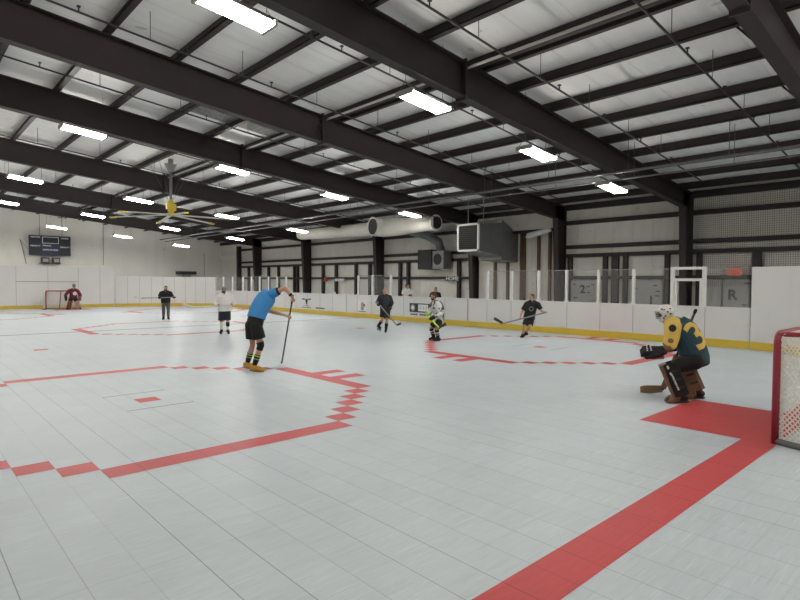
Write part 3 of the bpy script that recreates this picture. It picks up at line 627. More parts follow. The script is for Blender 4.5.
wall_board(17.2, 22.0, 2.4, 6.3, 'grey board with rows of dark marks on the wall behind the glass', 'J', 18.9, 3.2, 1.6, ((21.6,5.9),(21.4,5),(21.5,4.2),(18.3,5.5),(17.9,4.6),(18.0,3.9)))
wall_board(5.6, 8.9, 2.2, 6.4, 'grey board with dark blue letter R beside the white gate frame', 'R', 7.7, 4.2, 2.0, ((5.9,5.9),(6.2,2.9)))
wall_board(9.1, 11.4, 2.2, 6.4, 'plain grey board next to the letter R board', None, 0, 0, 1)
ex = MB().box(XW-1.1, XW-.76, 6.6, 8.4, 6.95, 8.05); e_ = tag(ex.build('exit_sign', M['sign_red'], origin=(XW,7.5,7)), 'small orange red exit sign on the wall above the glass', 'sign')
MB().box(XW-1.12, XW-.74, 6.55, 8.45, 8.05, 8.15).build('sign_cap', M['print_grey'], e_)
hs = MB().box(XW-.95, XW-.78, 58.0, 62.0, 6.05, 7.05); h_ = tag(hs.build('home_sign', M['print_black'], origin=(XW,59,6)), 'black sign reading HOME on the wall behind the bench', 'sign')
m = MB(); put_text(m, 'HOME', 1.1, (XW-.96,60.0,6.55), (0,-1,0), (0,0,1), width=3.4); m.build('lettering', M['print_white'], h_)
for y, z, lab, mt in ((106,6.6,'small orange triangular sign on the wall at the far bench','print_red'),): 
    m = MB(); m.quad([(XW-.8,y-1,z-.7),(XW-.8,y+1,z-.7),(XW-.8,y,z+.9)]); m.quad([(XW-.76,y-1,z-.7),(XW-.76,y,z+.9),(XW-.76,y+1,z-.7)]); tag(m.build('warning_sign', M[mt], origin=(XW,y,z)), lab, 'sign')
tag(MB().box(XW-.9,XW-.76,97.5,101.5,5.9,6.6).build('notice', M['print_white'], origin=(XW,99,6)), 'small white notice on the wall beside the orange sign', 'sign')


# ------------------------------------------------------------------ people
SKIN = mat('skin', (0.50, 0.27, 0.18), 0.55); SKIN2 = mat('skin_tanned', (0.40, 0.21, 0.14), 0.55)
def cloth(name, col, rough=0.85): return mat(name, col, rough, var=0.12, scale=14, bump=0.25, bscale=25)
HAIRD = mat('dark_hair', (0.02, 0.015, 0.012), 0.6); HAIRB = mat('brown_hair', (0.07, 0.04, 0.025), 0.6); HAIRG = mat('short_fair_hair', (0.25, 0.17, 0.11), 0.6)
EYE = mat('eye', (0.03, 0.03, 0.03), 0.2); LIP = mat('lips', (0.35, 0.13, 0.11), 0.5)

class Blob:
    """closed primitives that are fused into one continuous surface"""
    def __init__(s): s.bm = bmesh.new()
    def ell(s, c, r, ax=None, seg=16):
        A = Matrix.Identity(3) if ax is None else Matrix([Vector(a) for a in ax]).transposed()
        mtx = Matrix.Translation(Vector(c)) @ A.to_4x4() @ Matrix.Diagonal((*r, 1))
        bmesh.ops.create_uvsphere(s.bm, u_segments=seg, v_segments=max(8, seg//2+2), radius=1, matrix=mtx); return s
    def cone(s, a, b, ra, rb, seg=16, fa=1.0):
        """flat ended frustum"""
        a = Vector(a); b = Vector(b); t = b-a; L = t.length; q = Vector((0,0,1)).rotation_difference(t.normalized()).to_matrix().to_4x4()
        bmesh.ops.create_cone(s.bm, cap_ends=True, segments=seg, radius1=ra, radius2=rb, depth=L, matrix=Matrix.Translation((a+b)/2) @ q); return s
    def cap(s, a, b, ra, rb, seg=14):
        s.cone(a, b, ra, rb, seg); s.ell(a, (ra,)*3, seg=seg); s.ell(b, (rb,)*3, seg=seg); return s
    def chain(s, pts, rs):
        for i in range(len(pts)-1): s.cap(pts[i], pts[i+1], rs[i], rs[i+1])
        return s
    def loft(s, rings, n=20):
        """rings: (centre, side vector, depth vector) -> closed tube with flat ends"""
        vs = []
        for (c, u, v) in rings:
            c = Vector(c); u = Vector(u); v = Vector(v)
            vs.append([s.bm.verts.new(c+u*math.cos(2*math.pi*i/n)+v*math.sin(2*math.pi*i/n)) for i in range(n)])
        for a, b in zip(vs[:-1], vs[1:]):
            for i in range(n): s.bm.faces.new((a[i], a[(i+1)%n], b[(i+1)%n], b[i]))
        s.bm.faces.new(list(reversed(vs[0]))); s.bm.faces.new(vs[-1]); return s
    def box(s, c, ax, r):
        A = Matrix([Vector(a) for a in ax]).transposed()
        bmesh.ops.create_cube(s.bm, size=2, matrix=Matrix.Translation(Vector(c)) @ A.to_4x4() @ Matrix.Diagonal((*r, 1))); return s
    def finish(s, name, material, parent=None, voxel=0.012, smooth=4, fac=0.5):
        bmesh.ops.recalc_face_normals(s.bm, faces=s.bm.faces)
        me = bpy.data.meshes.new(name); s.bm.to_mesh(me); s.bm.free()
        o = bpy.data.objects.new(name, me); COL.objects.link(o)
        if voxel:
            r = o.modifiers.new('r', 'REMESH'); r.mode = 'VOXEL'; r.voxel_size = voxel; r.use_smooth_shade = True
            if smooth: k = o.modifiers.new('s', 'SMOOTH'); k.iterations = smooth; k.factor = fac
            dg = bpy.context.evaluated_depsgraph_get(); m2 = bpy.data.meshes.new_from_object(o.evaluated_get(dg))
            o.modifiers.clear(); o.data = m2; bpy.data.meshes.remove(me); m2.name = name
        o.data.materials.clear(); o.data.materials.append(material)
        o.data.polygons.foreach_set('use_smooth', [True]*len(o.data.polygons))
        if parent is not None: o.parent = parent
        return o

def V3(*a): return Vector(a)
def lerp(a, b, t): return Vector(a)*(1-t)+Vector(b)*t

def hand(bl, wrist, grip, axis, back, k=1.0, thumb=1.0, ds=1.0):
    """palm beside a stick at grip; four fingers close round its axis, the thumb the other way"""
    axis = Vector(axis).normalized(); back = Vector(back); back = (back-axis*back.dot(axis)).normalized(); tan = axis.cross(back).normalized()*ds
    pc = Vector(grip)+back*.034*k-tan*.012*k
    bl.ell(pc, (.046*k, .017*k, .040*k), (axis, back, tan)); bl.cap(wrist, pc-tan*.02*k, .027*k, .026*k)
    for i, (off, ln) in enumerate(((-.034, .93), (-.011, 1.06), (.012, 1.0), (.034, .82))):
        c = Vector(grip)+axis*off*k; R = .029*k; pts = []
        for an in (15, 75, 135, 195*ln):
            a = math.radians(an); pts.append(c+(back*math.cos(a)+tan*math.sin(a))*R)
        bl.chain(pts, [.0095*k, .0092*k, .0085*k, .0075*k])
    b = pc-tan*.03*k-axis*.035*k*thumb; c1 = Vector(grip)-tan*.036*k-axis*.045*k*thumb; c2 = Vector(grip)-back*.028*k-tan*.012*k-axis*.04*k*thumb
    bl.chain([b, c1, c2], [.013*k, .011*k, .009*k])
def open_hand(bl, wrist, d, nrm, k=1.0, sg=1):
    """relaxed, slightly curled hand"""
    d = Vector(d).normalized(); nrm = Vector(nrm); nrm = (nrm-d*nrm.dot(d)).normalized(); sd = d.cross(nrm)*sg; w = Vector(wrist)
    bl.cap(w, w+d*.03*k, .026*k, .03*k); bl.ell(w+d*.055*k, (.05*k, .017*k, .04*k), (d, nrm, sd))
    for off, ln in ((-.031, .062), (-.010, .074), (.011, .07), (.031, .055)):
        p0 = w+d*.09*k+sd*off*k; p1 = p0+(d*.8+nrm*.35).normalized()*ln*.5*k; p2 = p1+(d*.45+nrm*.8).normalized()*ln*.55*k
        bl.chain([p0, p1, p2], [.0095*k, .009*k, .0075*k])
    bl.chain([w+d*.03*k-sd*.03*k, w+d*.065*k-sd*.052*k+nrm*.01, w+d*.09*k-sd*.05*k+nrm*.028*k], [.014*k, .011*k, .009*k])

def head(bl, c, f, u, k=1.0):
    f = Vector(f).normalized(); u = Vector(u); u = (u-f*u.dot(f)).normalized(); s = f.cross(u); c = Vector(c)
    P = lambda a, b, d: c+s*a*k+f*b*k+u*d*k
    bl.ell(P(0,-.012,.03), (.074*k,.096*k,.088*k), (s,f,u)); bl.ell(P(0,.02,-.035), (.060*k,.068*k,.078*k), (s,f,u)); bl.ell(P(0,.052,-.088), (.034*k,.03*k,.026*k), (s,f,u))
    bl.ell(P(0,.072,.022), (.052*k,.016*k,.013*k), (s,f,u)); bl.chain([P(0,.084,.012), P(0,.104,-.026)], [.009*k,.015*k]); bl.ell(P(0,.082,-.062), (.026*k,.012*k,.012*k), (s,f,u))
    for sg in (-1, 1): bl.ell(P(sg*.078,-.01,-.006), (.010*k,.020*k,.032*k), (s,f,u)); bl.ell(P(sg*.04,.062,-.025), (.02*k,.016*k,.02*k), (s,f,u))
    return P, (s, f, u)
def face_parts(P, ax, root, k, mouth=True):
    for sg in (-1, 1): Blob().ell(P(sg*.031,.081,.002), (.014*k,.009*k,.009*k), ax).finish('eye', EYE, root, voxel=0)
    if mouth: Blob().ell(P(0,.091,-.062), (.024*k,.006*k,.008*k), ax).finish('mouth', LIP, root, voxel=0)

def ring(c, side, fwd_t, w, d):
    """ring round spine tangent fwd_t"""
    side = Vector(side).normalized(); t = Vector(fwd_t).normalized(); side = (side-t*side.dot(t)).normalized(); dp = t.cross(side)
    return (Vector(c), side*w, dp*d)
def torso_rings(J, k, ex=0.0, lo=0.0, hi=1.0, n=7, wmul=1.0, dmul=1.0):
    pel, nk = Vector(J['pelvis']), Vector(J['neck']); mid = Vector(J.get('chest', (pel+nk)/2)); out = []
    sh = (Vector(J['shR'])-Vector(J['shL'])); hp = (Vector(J['hipR'])-Vector(J['hipL']))
    prof = [(-.12,.150,.105),(0,.165,.118),(.25,.152,.112),(.5,.165,.122),(.75,.178,.125),(.9,.150,.105),(1.0,.085,.075)]
    for i in range(n):
        t = lo+(hi-lo)*i/(n-1)
        def B(t): return pel*(1-t)*(1-t)+mid*2*t*(1-t)*1.0+nk*t*t if 'chest' in J else pel.lerp(nk, t)
        c = B(max(t, 0)) if t >= 0 else pel+(pel-B(.2)).normalized()*(-t)*(nk-pel).length
        tan = (B(min(max(t,0)+.05,1))-B(max(min(t,1)-.05,0)))
        ts = [p[0] for p in prof]; w = float(np.interp(t, ts, [p[1] for p in prof])); d = float(np.interp(t, ts, [p[2] for p in prof]))
        out.append(ring(c, hp.normalized().lerp(sh.normalized(), min(max(t,0),1)), tan, (w*wmul+ex)*k, (d*dmul+ex)*k))
    return out

def figure(name_label, base, J, k=1.0, skin=SKIN, voxel=.009, group=None, grips=None, feet=True, face=True, torso=True):
    """base in tiles; local axes of J: x to the right as seen from the rink corner, y away, z up (metres)"""
    bx, by = base[0], base[1]; ang = math.atan2(bx+4.635, by+17.545)
    bl = Blob(); J = {a: Vector(b) for a, b in J.items()}
    if torso:
        bl.loft(torso_rings(J, k, -.012)); bl.ell(J['pelvis'], (.145*k,.11*k,.11*k)) 
    bl.cap(lerp(J['neck'], J['head'], -.15), lerp(J['neck'], J['head'], .6), .06*k, .052*k)
    P, ax = head(bl, J['head'], J['look'], J.get('up', (0,0,1)), k)
    for s in 'LR':
        bl.ell(J['sh'+s], (.062*k,)*3); bl.cap(lerp(J['neck'],J['sh'+s],.35), J['sh'+s], .055*k, .056*k)
        bl.chain([J['sh'+s], lerp(J['sh'+s],J['el'+s],.5), J['el'+s]], [.056*k,.047*k,.039*k]); bl.chain([J['el'+s], lerp(J['el'+s],J['wr'+s],.35), J['wr'+s]], [.039*k,.041*k,.027*k])
        bl.chain([J['hip'+s], lerp(J['hip'+s],J['kn'+s],.5), J['kn'+s]], [.092*k,.076*k,.054*k]); bl.chain([J['kn'+s], lerp(J['kn'+s],J['an'+s],.35), J['an'+s]], [.052*k,.055*k,.036*k])
        if feet:
            a = J['an'+s]; t = J['toe'+s]; d = (t-a); d.z = 0; d.normalize() if d.length > .01 else None; hz = min(a.z-.05, a.z-.02)
            heel = a-d*.045+V3(0,0,-.045); bl.chain([heel, lerp(heel, t, .5)+V3(0,0,.012), t], [.036*k,.038*k,.026*k]); bl.cap(a, heel, .037*k, .036*k)
        g = (grips or {}).get(s)
        if g and g[0] == 'grip': hand(bl, J['wr'+s], g[1], g[2], g[3], k, g[4] if len(g) > 4 else 1, g[5] if len(g) > 5 else 1)
        else:
            d = J['wr'+s]-J['el'+s]; open_hand(bl, J['wr'+s], d+V3(0,0,-.1), (Vector(J['look'])*.6+V3(0,0,-.2)) if g is None else g[1], k, 1 if s == 'L' else -1)
    o = bl.finish('person', skin, None, voxel, 3)
    o.location = (bx*S, by*S, 0); o.rotation_euler = (0, 0, -ang); o['_o'] = (bx, by, 0)
    tag(o, name_label, 'person', group)
    if face: face_parts(P, ax, o, k)
    return o, J, P, ax
def local_obj(o, base, label, cat, group=None):
    ang = math.atan2(base[0]+4.635, base[1]+17.545); o.location = (base[0]*S, base[1]*S, 0); o.rotation_euler = (0,0,-ang); return tag(o, label, cat, group)

def shirt(o, J, k, m, hem=-.1, sleeve=.55, ex=.022, sl2=None, name='shirt', r=.078, flare=1.0, top=.95, voxel=.011, wm=1.0, dm=1.0):
    b = Blob(); b.loft(torso_rings(J, k, ex, hem, top, 9, wm, dm))
    for s in 'LR':
        b.ell(J['sh'+s], (r*k,)*3); b.cap(lerp(J['neck'],J['sh'+s],.3), J['sh'+s], r*.9*k, r*k)
        if sl2 is None: b.cone(J['sh'+s], lerp(J['sh'+s], J['el'+s], sleeve), r*k, r*.95*flare*k)
        else:
            b.cap(J['sh'+s], J['el'+s], r*k, r*.82*k); b.cone(J['el'+s], lerp(J['el'+s], J['wr'+s], sl2), r*.82*k, r*.66*k)
    return b.finish(name, m, o, voxel, 3)
def shorts(o, J, k, m, leg=.7, ex=.03, r=.112, r2=.105, name='shorts', voxel=.011, top=.16):
    b = Blob(); b.loft(torso_rings(J, k, ex, -.1, top, 5))
    b.ell(Vector(J['pelvis'])+V3(0,0,-.04), (.16*k,.125*k,.11*k))
    for s in 'LR': b.ell(J['hip'+s], (r*k,)*3); b.cone(J['hip'+s], lerp(J['hip'+s], J['kn'+s], leg) if leg <= 1 else lerp(J['kn'+s], J['an'+s], leg-1), r*k, r2*k)
    return b.finish(name, m, o, voxel, 3)
def trousers(o, J, k, m, end=.85):
    b = Blob(); b.loft(torso_rings(J, k, .02, -.1, .14, 5)); b.ell(Vector(J['pelvis'])+V3(0,0,-.04), (.155*k,.12*k,.11*k))
    for s in 'LR': b.cap(J['hip'+s], J['kn'+s], .105*k, .083*k); b.cone(J['kn'+s], lerp(J['kn'+s], J['an'+s], end), .083*k, .07*k)
    return b.finish('trousers', m, o, .011, 3)
def tube_part(o, name, m, pts, rs, voxel=.01):
    b = Blob()
    for i in range(len(pts)-1):
        b.cone(pts[i], pts[i+1], rs[i], rs[i+1])
        if i: b.ell(pts[i], (rs[i],)*3)
    return b.finish(name, m, o, voxel, 2)
def sock(o, J, k, s, m, t0=.35, t1=1.0, r=.058, bands=(), bm_=None):
    q = tube_part(o, 'sock', m, [lerp(J['kn'+s],J['an'+s],t0), lerp(J['kn'+s],J['an'+s],(t0+t1)/2), lerp(J['kn'+s],J['an'+s],t1)], [r*k, r*.93*k, r*.75*k])
    for (a, b2) in bands: 
        w = lambda t: r*k*(1-.25*(t-t0)/(t1-t0))+.004
        tube_part(q, 'stripe', bm_, [lerp(J['kn'+s],J['an'+s],a), lerp(J['kn'+s],J['an'+s],b2)], [w(a), w(b2)], .007)
    return q
def shoe(o, J, k, s, m, sole=None, high=.0, wheels=None, name='shoe'):
    a = J['an'+s]; t = J['toe'+s]; d = t-a; d.z *= .3; d = d.normalized() if d.length > .01 else V3(0,-1,0)
    up = V3(0,0,1); sd = d.cross(up).normalized(); up = sd.cross(d)
    heel = a-d*.055+V3(0,0,-.05); b = Blob()
    b.chain([heel, lerp(heel,t,.55)+up*.015, t], [.046*k,.05*k,.036*k]); b.cone(a+V3(0,0,.02+high), heel+d*.05, .052*k, .05*k)
    q = b.finish(name, m, o, .009, 3)
    if sole:
        z = -.052*k; c = lerp(heel, t, .5)+up*z
        Blob().box(c, (d, sd, up), ((t-heel).length*.5+.035, .042*k, .013)).finish('sole', sole, q, .008, 3)
    if wheels:
        bb = Blob(); c = lerp(heel, t, .5)-up*.07; L = (t-heel).length*.5
        bb.box(c, (d, sd, up), (L, .012, .022)); bb.finish('chassis', wheels[0], q, 0)
        for i in range(4): w = c+d*(L*1.05*(i/1.5-1))-up*.028; Blob().cone(w-sd*.012, w+sd*.012, .034, .034).finish('wheel', wheels[1], q, 0)
    return q
def glove(o, name, m, wr, tip, r=.06, cuff=None, back=None, k=1.0, el=None):
    """padded hockey glove: flared cuff, padded back, four fingers and thumb wrapped over the hand"""
    wr = Vector(wr); tip = Vector(tip); d = (tip-wr).normalized(); b = Blob(); e = Vector(el) if el is not None else wr-d*.2
    b.cone(lerp(wr, e, .35), wr, r*1.15*k, r*.95*k); b.cap(wr, tip, r*.9*k, r*.85*k)
    n = Vector(back) if back is not None else V3(0,-1,.3); n = (n-d*n.dot(d)).normalized(); s_ = d.cross(n)
    for i in range(4): p = tip+s_*(i-1.5)*.027*k; b.chain([p+n*.02, p+d*.05*k+n*.012, p+d*.06*k-n*.03], [.02*k,.019*k,.016*k])
    b.chain([wr-s_*.045*k, tip-s_*.062*k, tip-s_*.05*k+d*.03-n*.02], [.022*k,.02*k,.017*k])
    q = b.finish(name, m, o, .009, 3)
    if cuff: tube_part(q, 'cuff', cuff, [lerp(wr, e, .40), lerp(wr, e, .22)], [r*1.24*k, r*1.16*k])
    return q
def hair(o, P, ax, k, m, beard=None, cap_=None, brim=True, full=True):
    b = Blob()
    if cap_:
        b.ell(P(0,-.012,.048), (.084*k,.105*k,.082*k), ax); b.box(P(0,-.01,-.05), ax, (.001,.001,.001))
        q = b.finish('cap', cap_, o, .008, 3)
        if brim: Blob().ell(P(0,.10,.055), (.058*k,.062*k,.012*k), ax).finish('brim', cap_, q, .007, 2)
    else:
        b.ell(P(0,-.026,.045), (.081*k,.097*k,.086*k), ax); b.ell(P(0,-.055,-.01), (.074*k,.062*k,.07*k), ax)
        b.finish('hair', m, o, .008, 3)
    if beard:
        b = Blob(); b.ell(P(0,.052,-.083), (.05*k,.046*k,.042*k), ax)
        for sg in (-1, 1): b.cap(P(sg*.064,.012,-.03), P(sg*.04,.055,-.085), .017*k, .03*k)
        b.cap(P(-.03,.088,-.046), P(.03,.088,-.046), .010*k, .010*k); b.finish('beard', beard, o, .008, 3)

def stick(base, a, heel, tip, label, shaft_m, blade_m, r=.0145, bh=.036, butt=None, paddle=None, tape=None):
    """a butt end, heel and blade tip in the figure's own axes"""
    a, heel, tip = Vector(a), Vector(heel), Vector(tip); t = (heel-a).normalized()
    def bar(name, p, q, w, h, m, par=None, up=None):
        b = Blob(); d = (q-p).normalized(); u = Vector(up or (0,0,1)); sd = d.cross(u).normalized() if abs(d.dot(u)) < .98 else d.cross(V3(1,0,0)).normalized(); u = sd.cross(d)
        b.box((p+q)/2, (d, sd, u), ((q-p).length/2, w, h)); bv = b.finish(name, m, par, 0)
        mm = bv.modifiers.new('bevel', 'BEVEL'); mm.width = min(w, h)*.45; mm.segments = 2; return bv
    root = bar('hockey_stick', a, heel, r*.8, r*1.2, shaft_m)
    local_obj(root, base, label, 'hockey stick')
    b = Blob(); bd = tip-heel; u = V3(0,0,1); sd = bd.cross(u).normalized(); n = 6; rings = []
    for i in range(n+1):
        f = i/n; c = heel+bd*f+sd*(.03*math.sin(f*1.6))+V3(0,0,bh*.3*(1-f)); h = bh*(.85+.25*f-.45*max(0,f-.8)/.2*.6)
        rings.append((c, bd.cross(sd).normalized()*h, sd*.007))
    b.loft(rings, 12); b.finish('blade', blade_m, root, 0)
    if paddle: bar('paddle', lerp(heel, a, .02), lerp(heel, a, .45), .014, .045, paddle, root)
    if butt: Blob().cap(a-t*.005, a+t*.03, r*1.7, r*1.6).finish('butt_end', butt, root, 0)
    if tape: tube_part(root, 'grip_tape', tape, [a, a+t*.2], [r*1.35, r*1.35], 0)
    return root

BLK = cloth('black_fabric', (0.008,0.008,0.009)); NVY = cloth('dark_navy_fabric', (0.022,0.024,0.034)); WHT = cloth('white_fabric', (0.80,0.79,0.76)); GRY = cloth('dark_grey_fabric', (0.085,0.085,0.09))
BLU = cloth('bright_blue_fabric', (0.045,0.245,0.55)); TEAL = cloth('dark_teal_jersey', (0.014,0.050,0.070)); GOLD = cloth('gold_jersey_panel', (0.62,0.42,0.09)); MAR = cloth('maroon_jersey', (0.10,0.012,0.02))
YSH = mat('yellow_orange_shoe', (0.62,0.30,0.03), 0.5, var=.15, scale=20); LIME = mat('lime_stripe', (0.45,0.62,0.06), 0.6); RUB = mat('black_rubber', (0.015,0.015,0.015), 0.55); GUM = mat('tan_sole', (0.3,0.2,0.1), 0.6)
BRN = mat('brown_leather', (0.17,0.085,0.045), 0.5, var=.2, scale=12); WOOD = mat('worn_stick_wood', (0.24,0.14,0.075), 0.5, var=.2, scale=9); SHAFT = mat('black_composite_shaft', (0.025,0.025,0.028), 0.35); SHW = mat('white_stick_shaft', (0.7,0.68,0.6), 0.4); SHS = mat('silver_grey_shaft', (0.22,0.22,0.23), 0.35); NEON = mat('neon_green_shaft', (0.5,0.75,0.05), 0.4)
WHEEL = mat('skate_wheel', (0.3,0.3,0.3), 0.4); MASK = mat('white_mask_shell', (0.68,0.67,0.64), 0.35, var=.1, scale=20); CAGE = mat('cage_wire', (0.35,0.35,0.36), 0.35, 0.8); CAPB = cloth('blue_grey_cap_fabric', (0.17,0.22,0.33))

def px(s): return lambda x, y, d=0.0: Vector((x/s, d, y/s))
SK = (RUB, WHEEL)

# --- player bending over in the blue shirt
base = (12.45, 15.0); a_, h_, t_ = V3(.84,.0,1.60), V3(.635,.62,.06), V3(.60,.86,.045); gp = lambda t: lerp(a_, h_, t)
J = dict(pelvis=(.06,.0,1.04), chest=(.14,.05,1.42), neck=(.40,.16,1.62), head=(.40,.36,1.56), look=(.55,.4,-.75), up=(.4,.5,.6),
         shR=(.40,-.03,1.62), elR=(.66,-.12,1.745), wrR=(.80,-.06,1.585), shL=(.36,.30,1.55), elL=(.36,.26,1.245), wrL=(.66,.16,1.17),
         hipR=(.075,-.10,.96), knR=(.17,-.10,.555), anR=(.04,-.08,.13), toeR=(.21,-.14,.045), hipL=(-.02,.10,.96), knL=(.01,.16,.54), anL=(-.10,.28,.15), toeL=(.07,.22,.05))
o, J, P, ax = figure('person in bright blue shirt and black shorts bending over a hockey stick', base, J, 1.06, voxel=.008,
    grips={'R': ('grip', gp(.06), h_-a_, (.1,-1,.3), -1), 'L': ('grip', gp(.30), h_-a_, (-.3,-1,.1), -1)})
shirt(o, J, 1.06, BLU, hem=.10, sleeve=.42, ex=.03, r=.096, wm=1.1, dm=1.3); hair(o, P, ax, 1.06, HAIRD)
tube_part(o, 'undershirt_cuff', BLK, [lerp(J['shR'],J['elR'],.36), lerp(J['shR'],J['elR'],.56)], [.088,.082])
shorts(o, J, 1.06, BLK, leg=.66, ex=.035, r=.125, r2=.13, top=.26); tube_part(o, 'knee_brace', BLK, [lerp(J['knR'],J['hipR'],.18), J['knR'], lerp(J['knR'],J['anR'],.24)], [.083,.074,.071])
tube_part(o, 'wristband', BLK, [lerp(J['wrR'],J['elR'],.3), lerp(J['wrR'],J['elR'],.02)], [.042,.038])
for s in 'RL': sock(o, J, 1.06, s, BLK, .46, 1.0, .062, ((.5,.56),(.64,.69)), LIME); shoe(o, J, 1.05, s, YSH, GUM)
stick(base, a_, h_, t_, 'long black hockey stick leaning under the hands of the blue shirted player', SHAFT, SHS, tape=BLK)

# --- goaltender by the red crease
base = (23.9, -7.2); s = 62.7; q = px(s)
J = dict(pelvis=(.14,.08,.70), chest=(.08,.03,1.02), neck=(-.17,.05,1.26), head=(-.295,.02,1.405), look=(-.93,-.30,-.2), up=(0,0,1),
         shL=(-.17,-.15,1.17), elL=(-.21,-.23,.94), wrL=(-.36,-.24,.82), shR=(-.06,.28,1.20), elR=(-.20,.42,.98), wrR=(-.24,.44,.80),
         hipL=(.13,-.08,.68), knL=(-.18,-.14,.55), anL=(-.03,-.12,.14), toeL=(-.22,-.20,.06), hipR=(.16,.22,.68), knR=(.02,.36,.56), anR=(.20,.30,.15), toeR=(.04,.36,.06))
a_, h_, t_ = V3(.14,.50,1.44), V3(-.33,.52,.07), V3(-.67,.46,.05)
g = 'person crouching as goaltender in teal and gold jersey and white mask'
o, J, P, ax = figure(g, base, J, 1.0, voxel=.008, grips={'R': ('grip', lerp(a_,h_,.46), h_-a_, (.2,-.6,.5))}, face=True)
b = Blob(); b.loft(torso_rings(J, 1.0, .07, -.1, .97, 9, 1.12, 1.25))
for s_ in 'LR': b.ell(J['sh'+s_], (.125,)*3); b.cap(lerp(J['neck'],J['sh'+s_],.2), J['sh'+s_], .11, .125)
b.cap(J['shR'], J['elR'], .115, .10); b.cone(J['elR'], lerp(J['elR'],J['wrR'],.7), .10, .085)
jer = b.finish('jersey', TEAL, o, .011, 4)
b = Blob(); b.ell(lerp(J['shL'],J['neck'],.1), (.142,.137,.14)); b.cap(J['shL'], J['elL'], .132, .105); gs = b.finish('gold_sleeve', GOLD, jer, .011, 3)
b = Blob(); b.ell(lerp(J['neck'],J['shL'],.55)+V3(-.01,-.01,.02), (.14,.13,.135)); b.finish('gold_yoke', GOLD, jer, .011, 3)
tube_part(gs, 'sleeve_cuff', BRN, [J['elL']+V3(.01,0,-.03), lerp(J['elL'],J['wrL'],.55)], [.105,.085])
bpy.context.view_layer.update()
def wrap(target, verts, faces, O, ux, uy, n, name, m, off=.006):
    """lettering laid on a garment: every point dropped along -n on to its surface"""
    me = target.data; bv = BVHTree.FromPolygons([v.co for v in me.vertices], [p.vertices for p in me.polygons])
    bm = bmesh.new(); vs = [bm.verts.new((x, y, 0)) for x, y, *_ in verts]
    for f in faces:
        try: bm.faces.new([vs[i] for i in f])
        except ValueError: pass
    bmesh.ops.triangulate(bm, faces=bm.faces); 
    for _ in range(2): bmesh.ops.subdivide_edges(bm, edges=[e for e in bm.edges if e.calc_length() > .03], cuts=1, use_grid_fill=True)
    for v in bm.verts:
        p = Vector(O)+Vector(ux)*v.co.x+Vector(uy)*v.co.y; h = bv.ray_cast(p+Vector(n)*.5, -Vector(n)); v.co = h[0]+Vector(n)*off if h[0] else p
    bmesh.ops.triangulate(bm, faces=bm.faces); mm = bpy.data.meshes.new(name); bm.to_mesh(mm); bm.free(); mm.materials.append(m)
    w = bpy.data.objects.new(name, mm); COL.objects.link(w); w.parent = target; return w
up_ = V3(-.72,0,.69).normalized(); nn = V3(.50,-.62,.60).normalized(); ux_ = up_.cross(nn).normalized(); up_ = nn.cross(ux_)
v_, f_ = text_mesh('3', .58, bold=.012); v_ = [(a*1.15, b_) for a, b_, *_ in v_]; wrap(jer, v_, f_, V3(.14,-.06,1.04), ux_, up_, nn, 'number', GOLD, .008)
disc_v = [(.055*math.cos(i*math.pi/6), .06*math.sin(i*math.pi/6)) for i in range(12)]
wrap(gs, disc_v, [tuple(range(12))], J['shL']+V3(-.01,0,.01), V3(1,0,0), V3(0,0,1), V3(0,-1,.1).normalized(), 'shoulder_patch', NVY)
wrap(gs, [(x*.8, y*.6) for x, y in disc_v], [tuple(range(12))], lerp(J['shL'],J['elL'],.75), V3(1,0,0), V3(0,0,1), V3(0,-1,0), 'sleeve_patch', BRN)
b = Blob(); b.loft(torso_rings(J, 1.0, .07, -.16, .22, 5, 1.1, 1.2))
for s_ in 'LR': b.cap(J['hip'+s_], lerp(J['hip'+s_],J['kn'+s_],.75), .145, .115)
b.finish('padded_pants', BLK, o, .012, 3)
def leg_pad(s_, wd, wg, fc):
    kn, an = J['kn'+s_], J['an'+s_]; t = (an-kn).normalized(); f = Vector((-.9, -.1 if s_ == 'L' else .1, -.35)); f = (f-t*f.dot(t)).normalized(); sd = t.cross(f)
    b = Blob(); top = kn-t*.10+f*.03
    for i in range(5):
        p0 = lerp(top, an+t*.04, i/5); p1 = lerp(top, an+t*.04, (i+.92)/5); b.box((p0+p1)/2+f*.085, (t, sd, f), ((p1-p0).length/2, wd, .06))
    pd = b.finish('leg_pad', fc, o, .010, 4)
    b = Blob()
    for sg in (-1, 1): b.box(lerp(top, an, .5)+sd*sg*wd-f*.01, (t, sd, f), ((an-top).length*.5, .022, .105))
    b.finish('pad_wing', wg, pd, .010, 4)
    for i in range(3):
        c = lerp(top, an, .25+.25*i); b = Blob(); b.box(c-f*.075, (t, sd, f), (.018, wd+.01, .012))
        for sg in (-1, 1): b.box(c+sd*sg*(wd+.012)-f*.02, (t, sd, f), (.018, .014, .06))
        b.finish('strap', RUB, pd, .008, 2)
    b = Blob(); b.ell(an+t*.03+f*.15, (.13,.125,.075), (f, sd, t)); b.finish('pad_toe', BRN, pd, .009, 3)
    return pd, t, sd, f, top, an
pd, t, sd, f, top, an = leg_pad('L', .115, BLK, BRN)
for i in range(9): Blob().box(lerp(top, an, .34+.055*i)-sd*0+(-sd if sd.y > 0 else sd)*.139+f*.02, (t, sd, f), (.008+.003*(i%3), .003, .014)).finish('pad_lettering', MASK, pd, 0)
for i, (u_, r_) in enumerate(((.1,.03),(.3,.025))): Blob().ell(lerp(top, an, u_)+(-sd if sd.y > 0 else sd)*.138+f*.03, (r_, r_*.6, .006), (t, f, sd)).finish('white_patch', MASK, pd, 0)
leg_pad('R', .115, BRN, BRN)
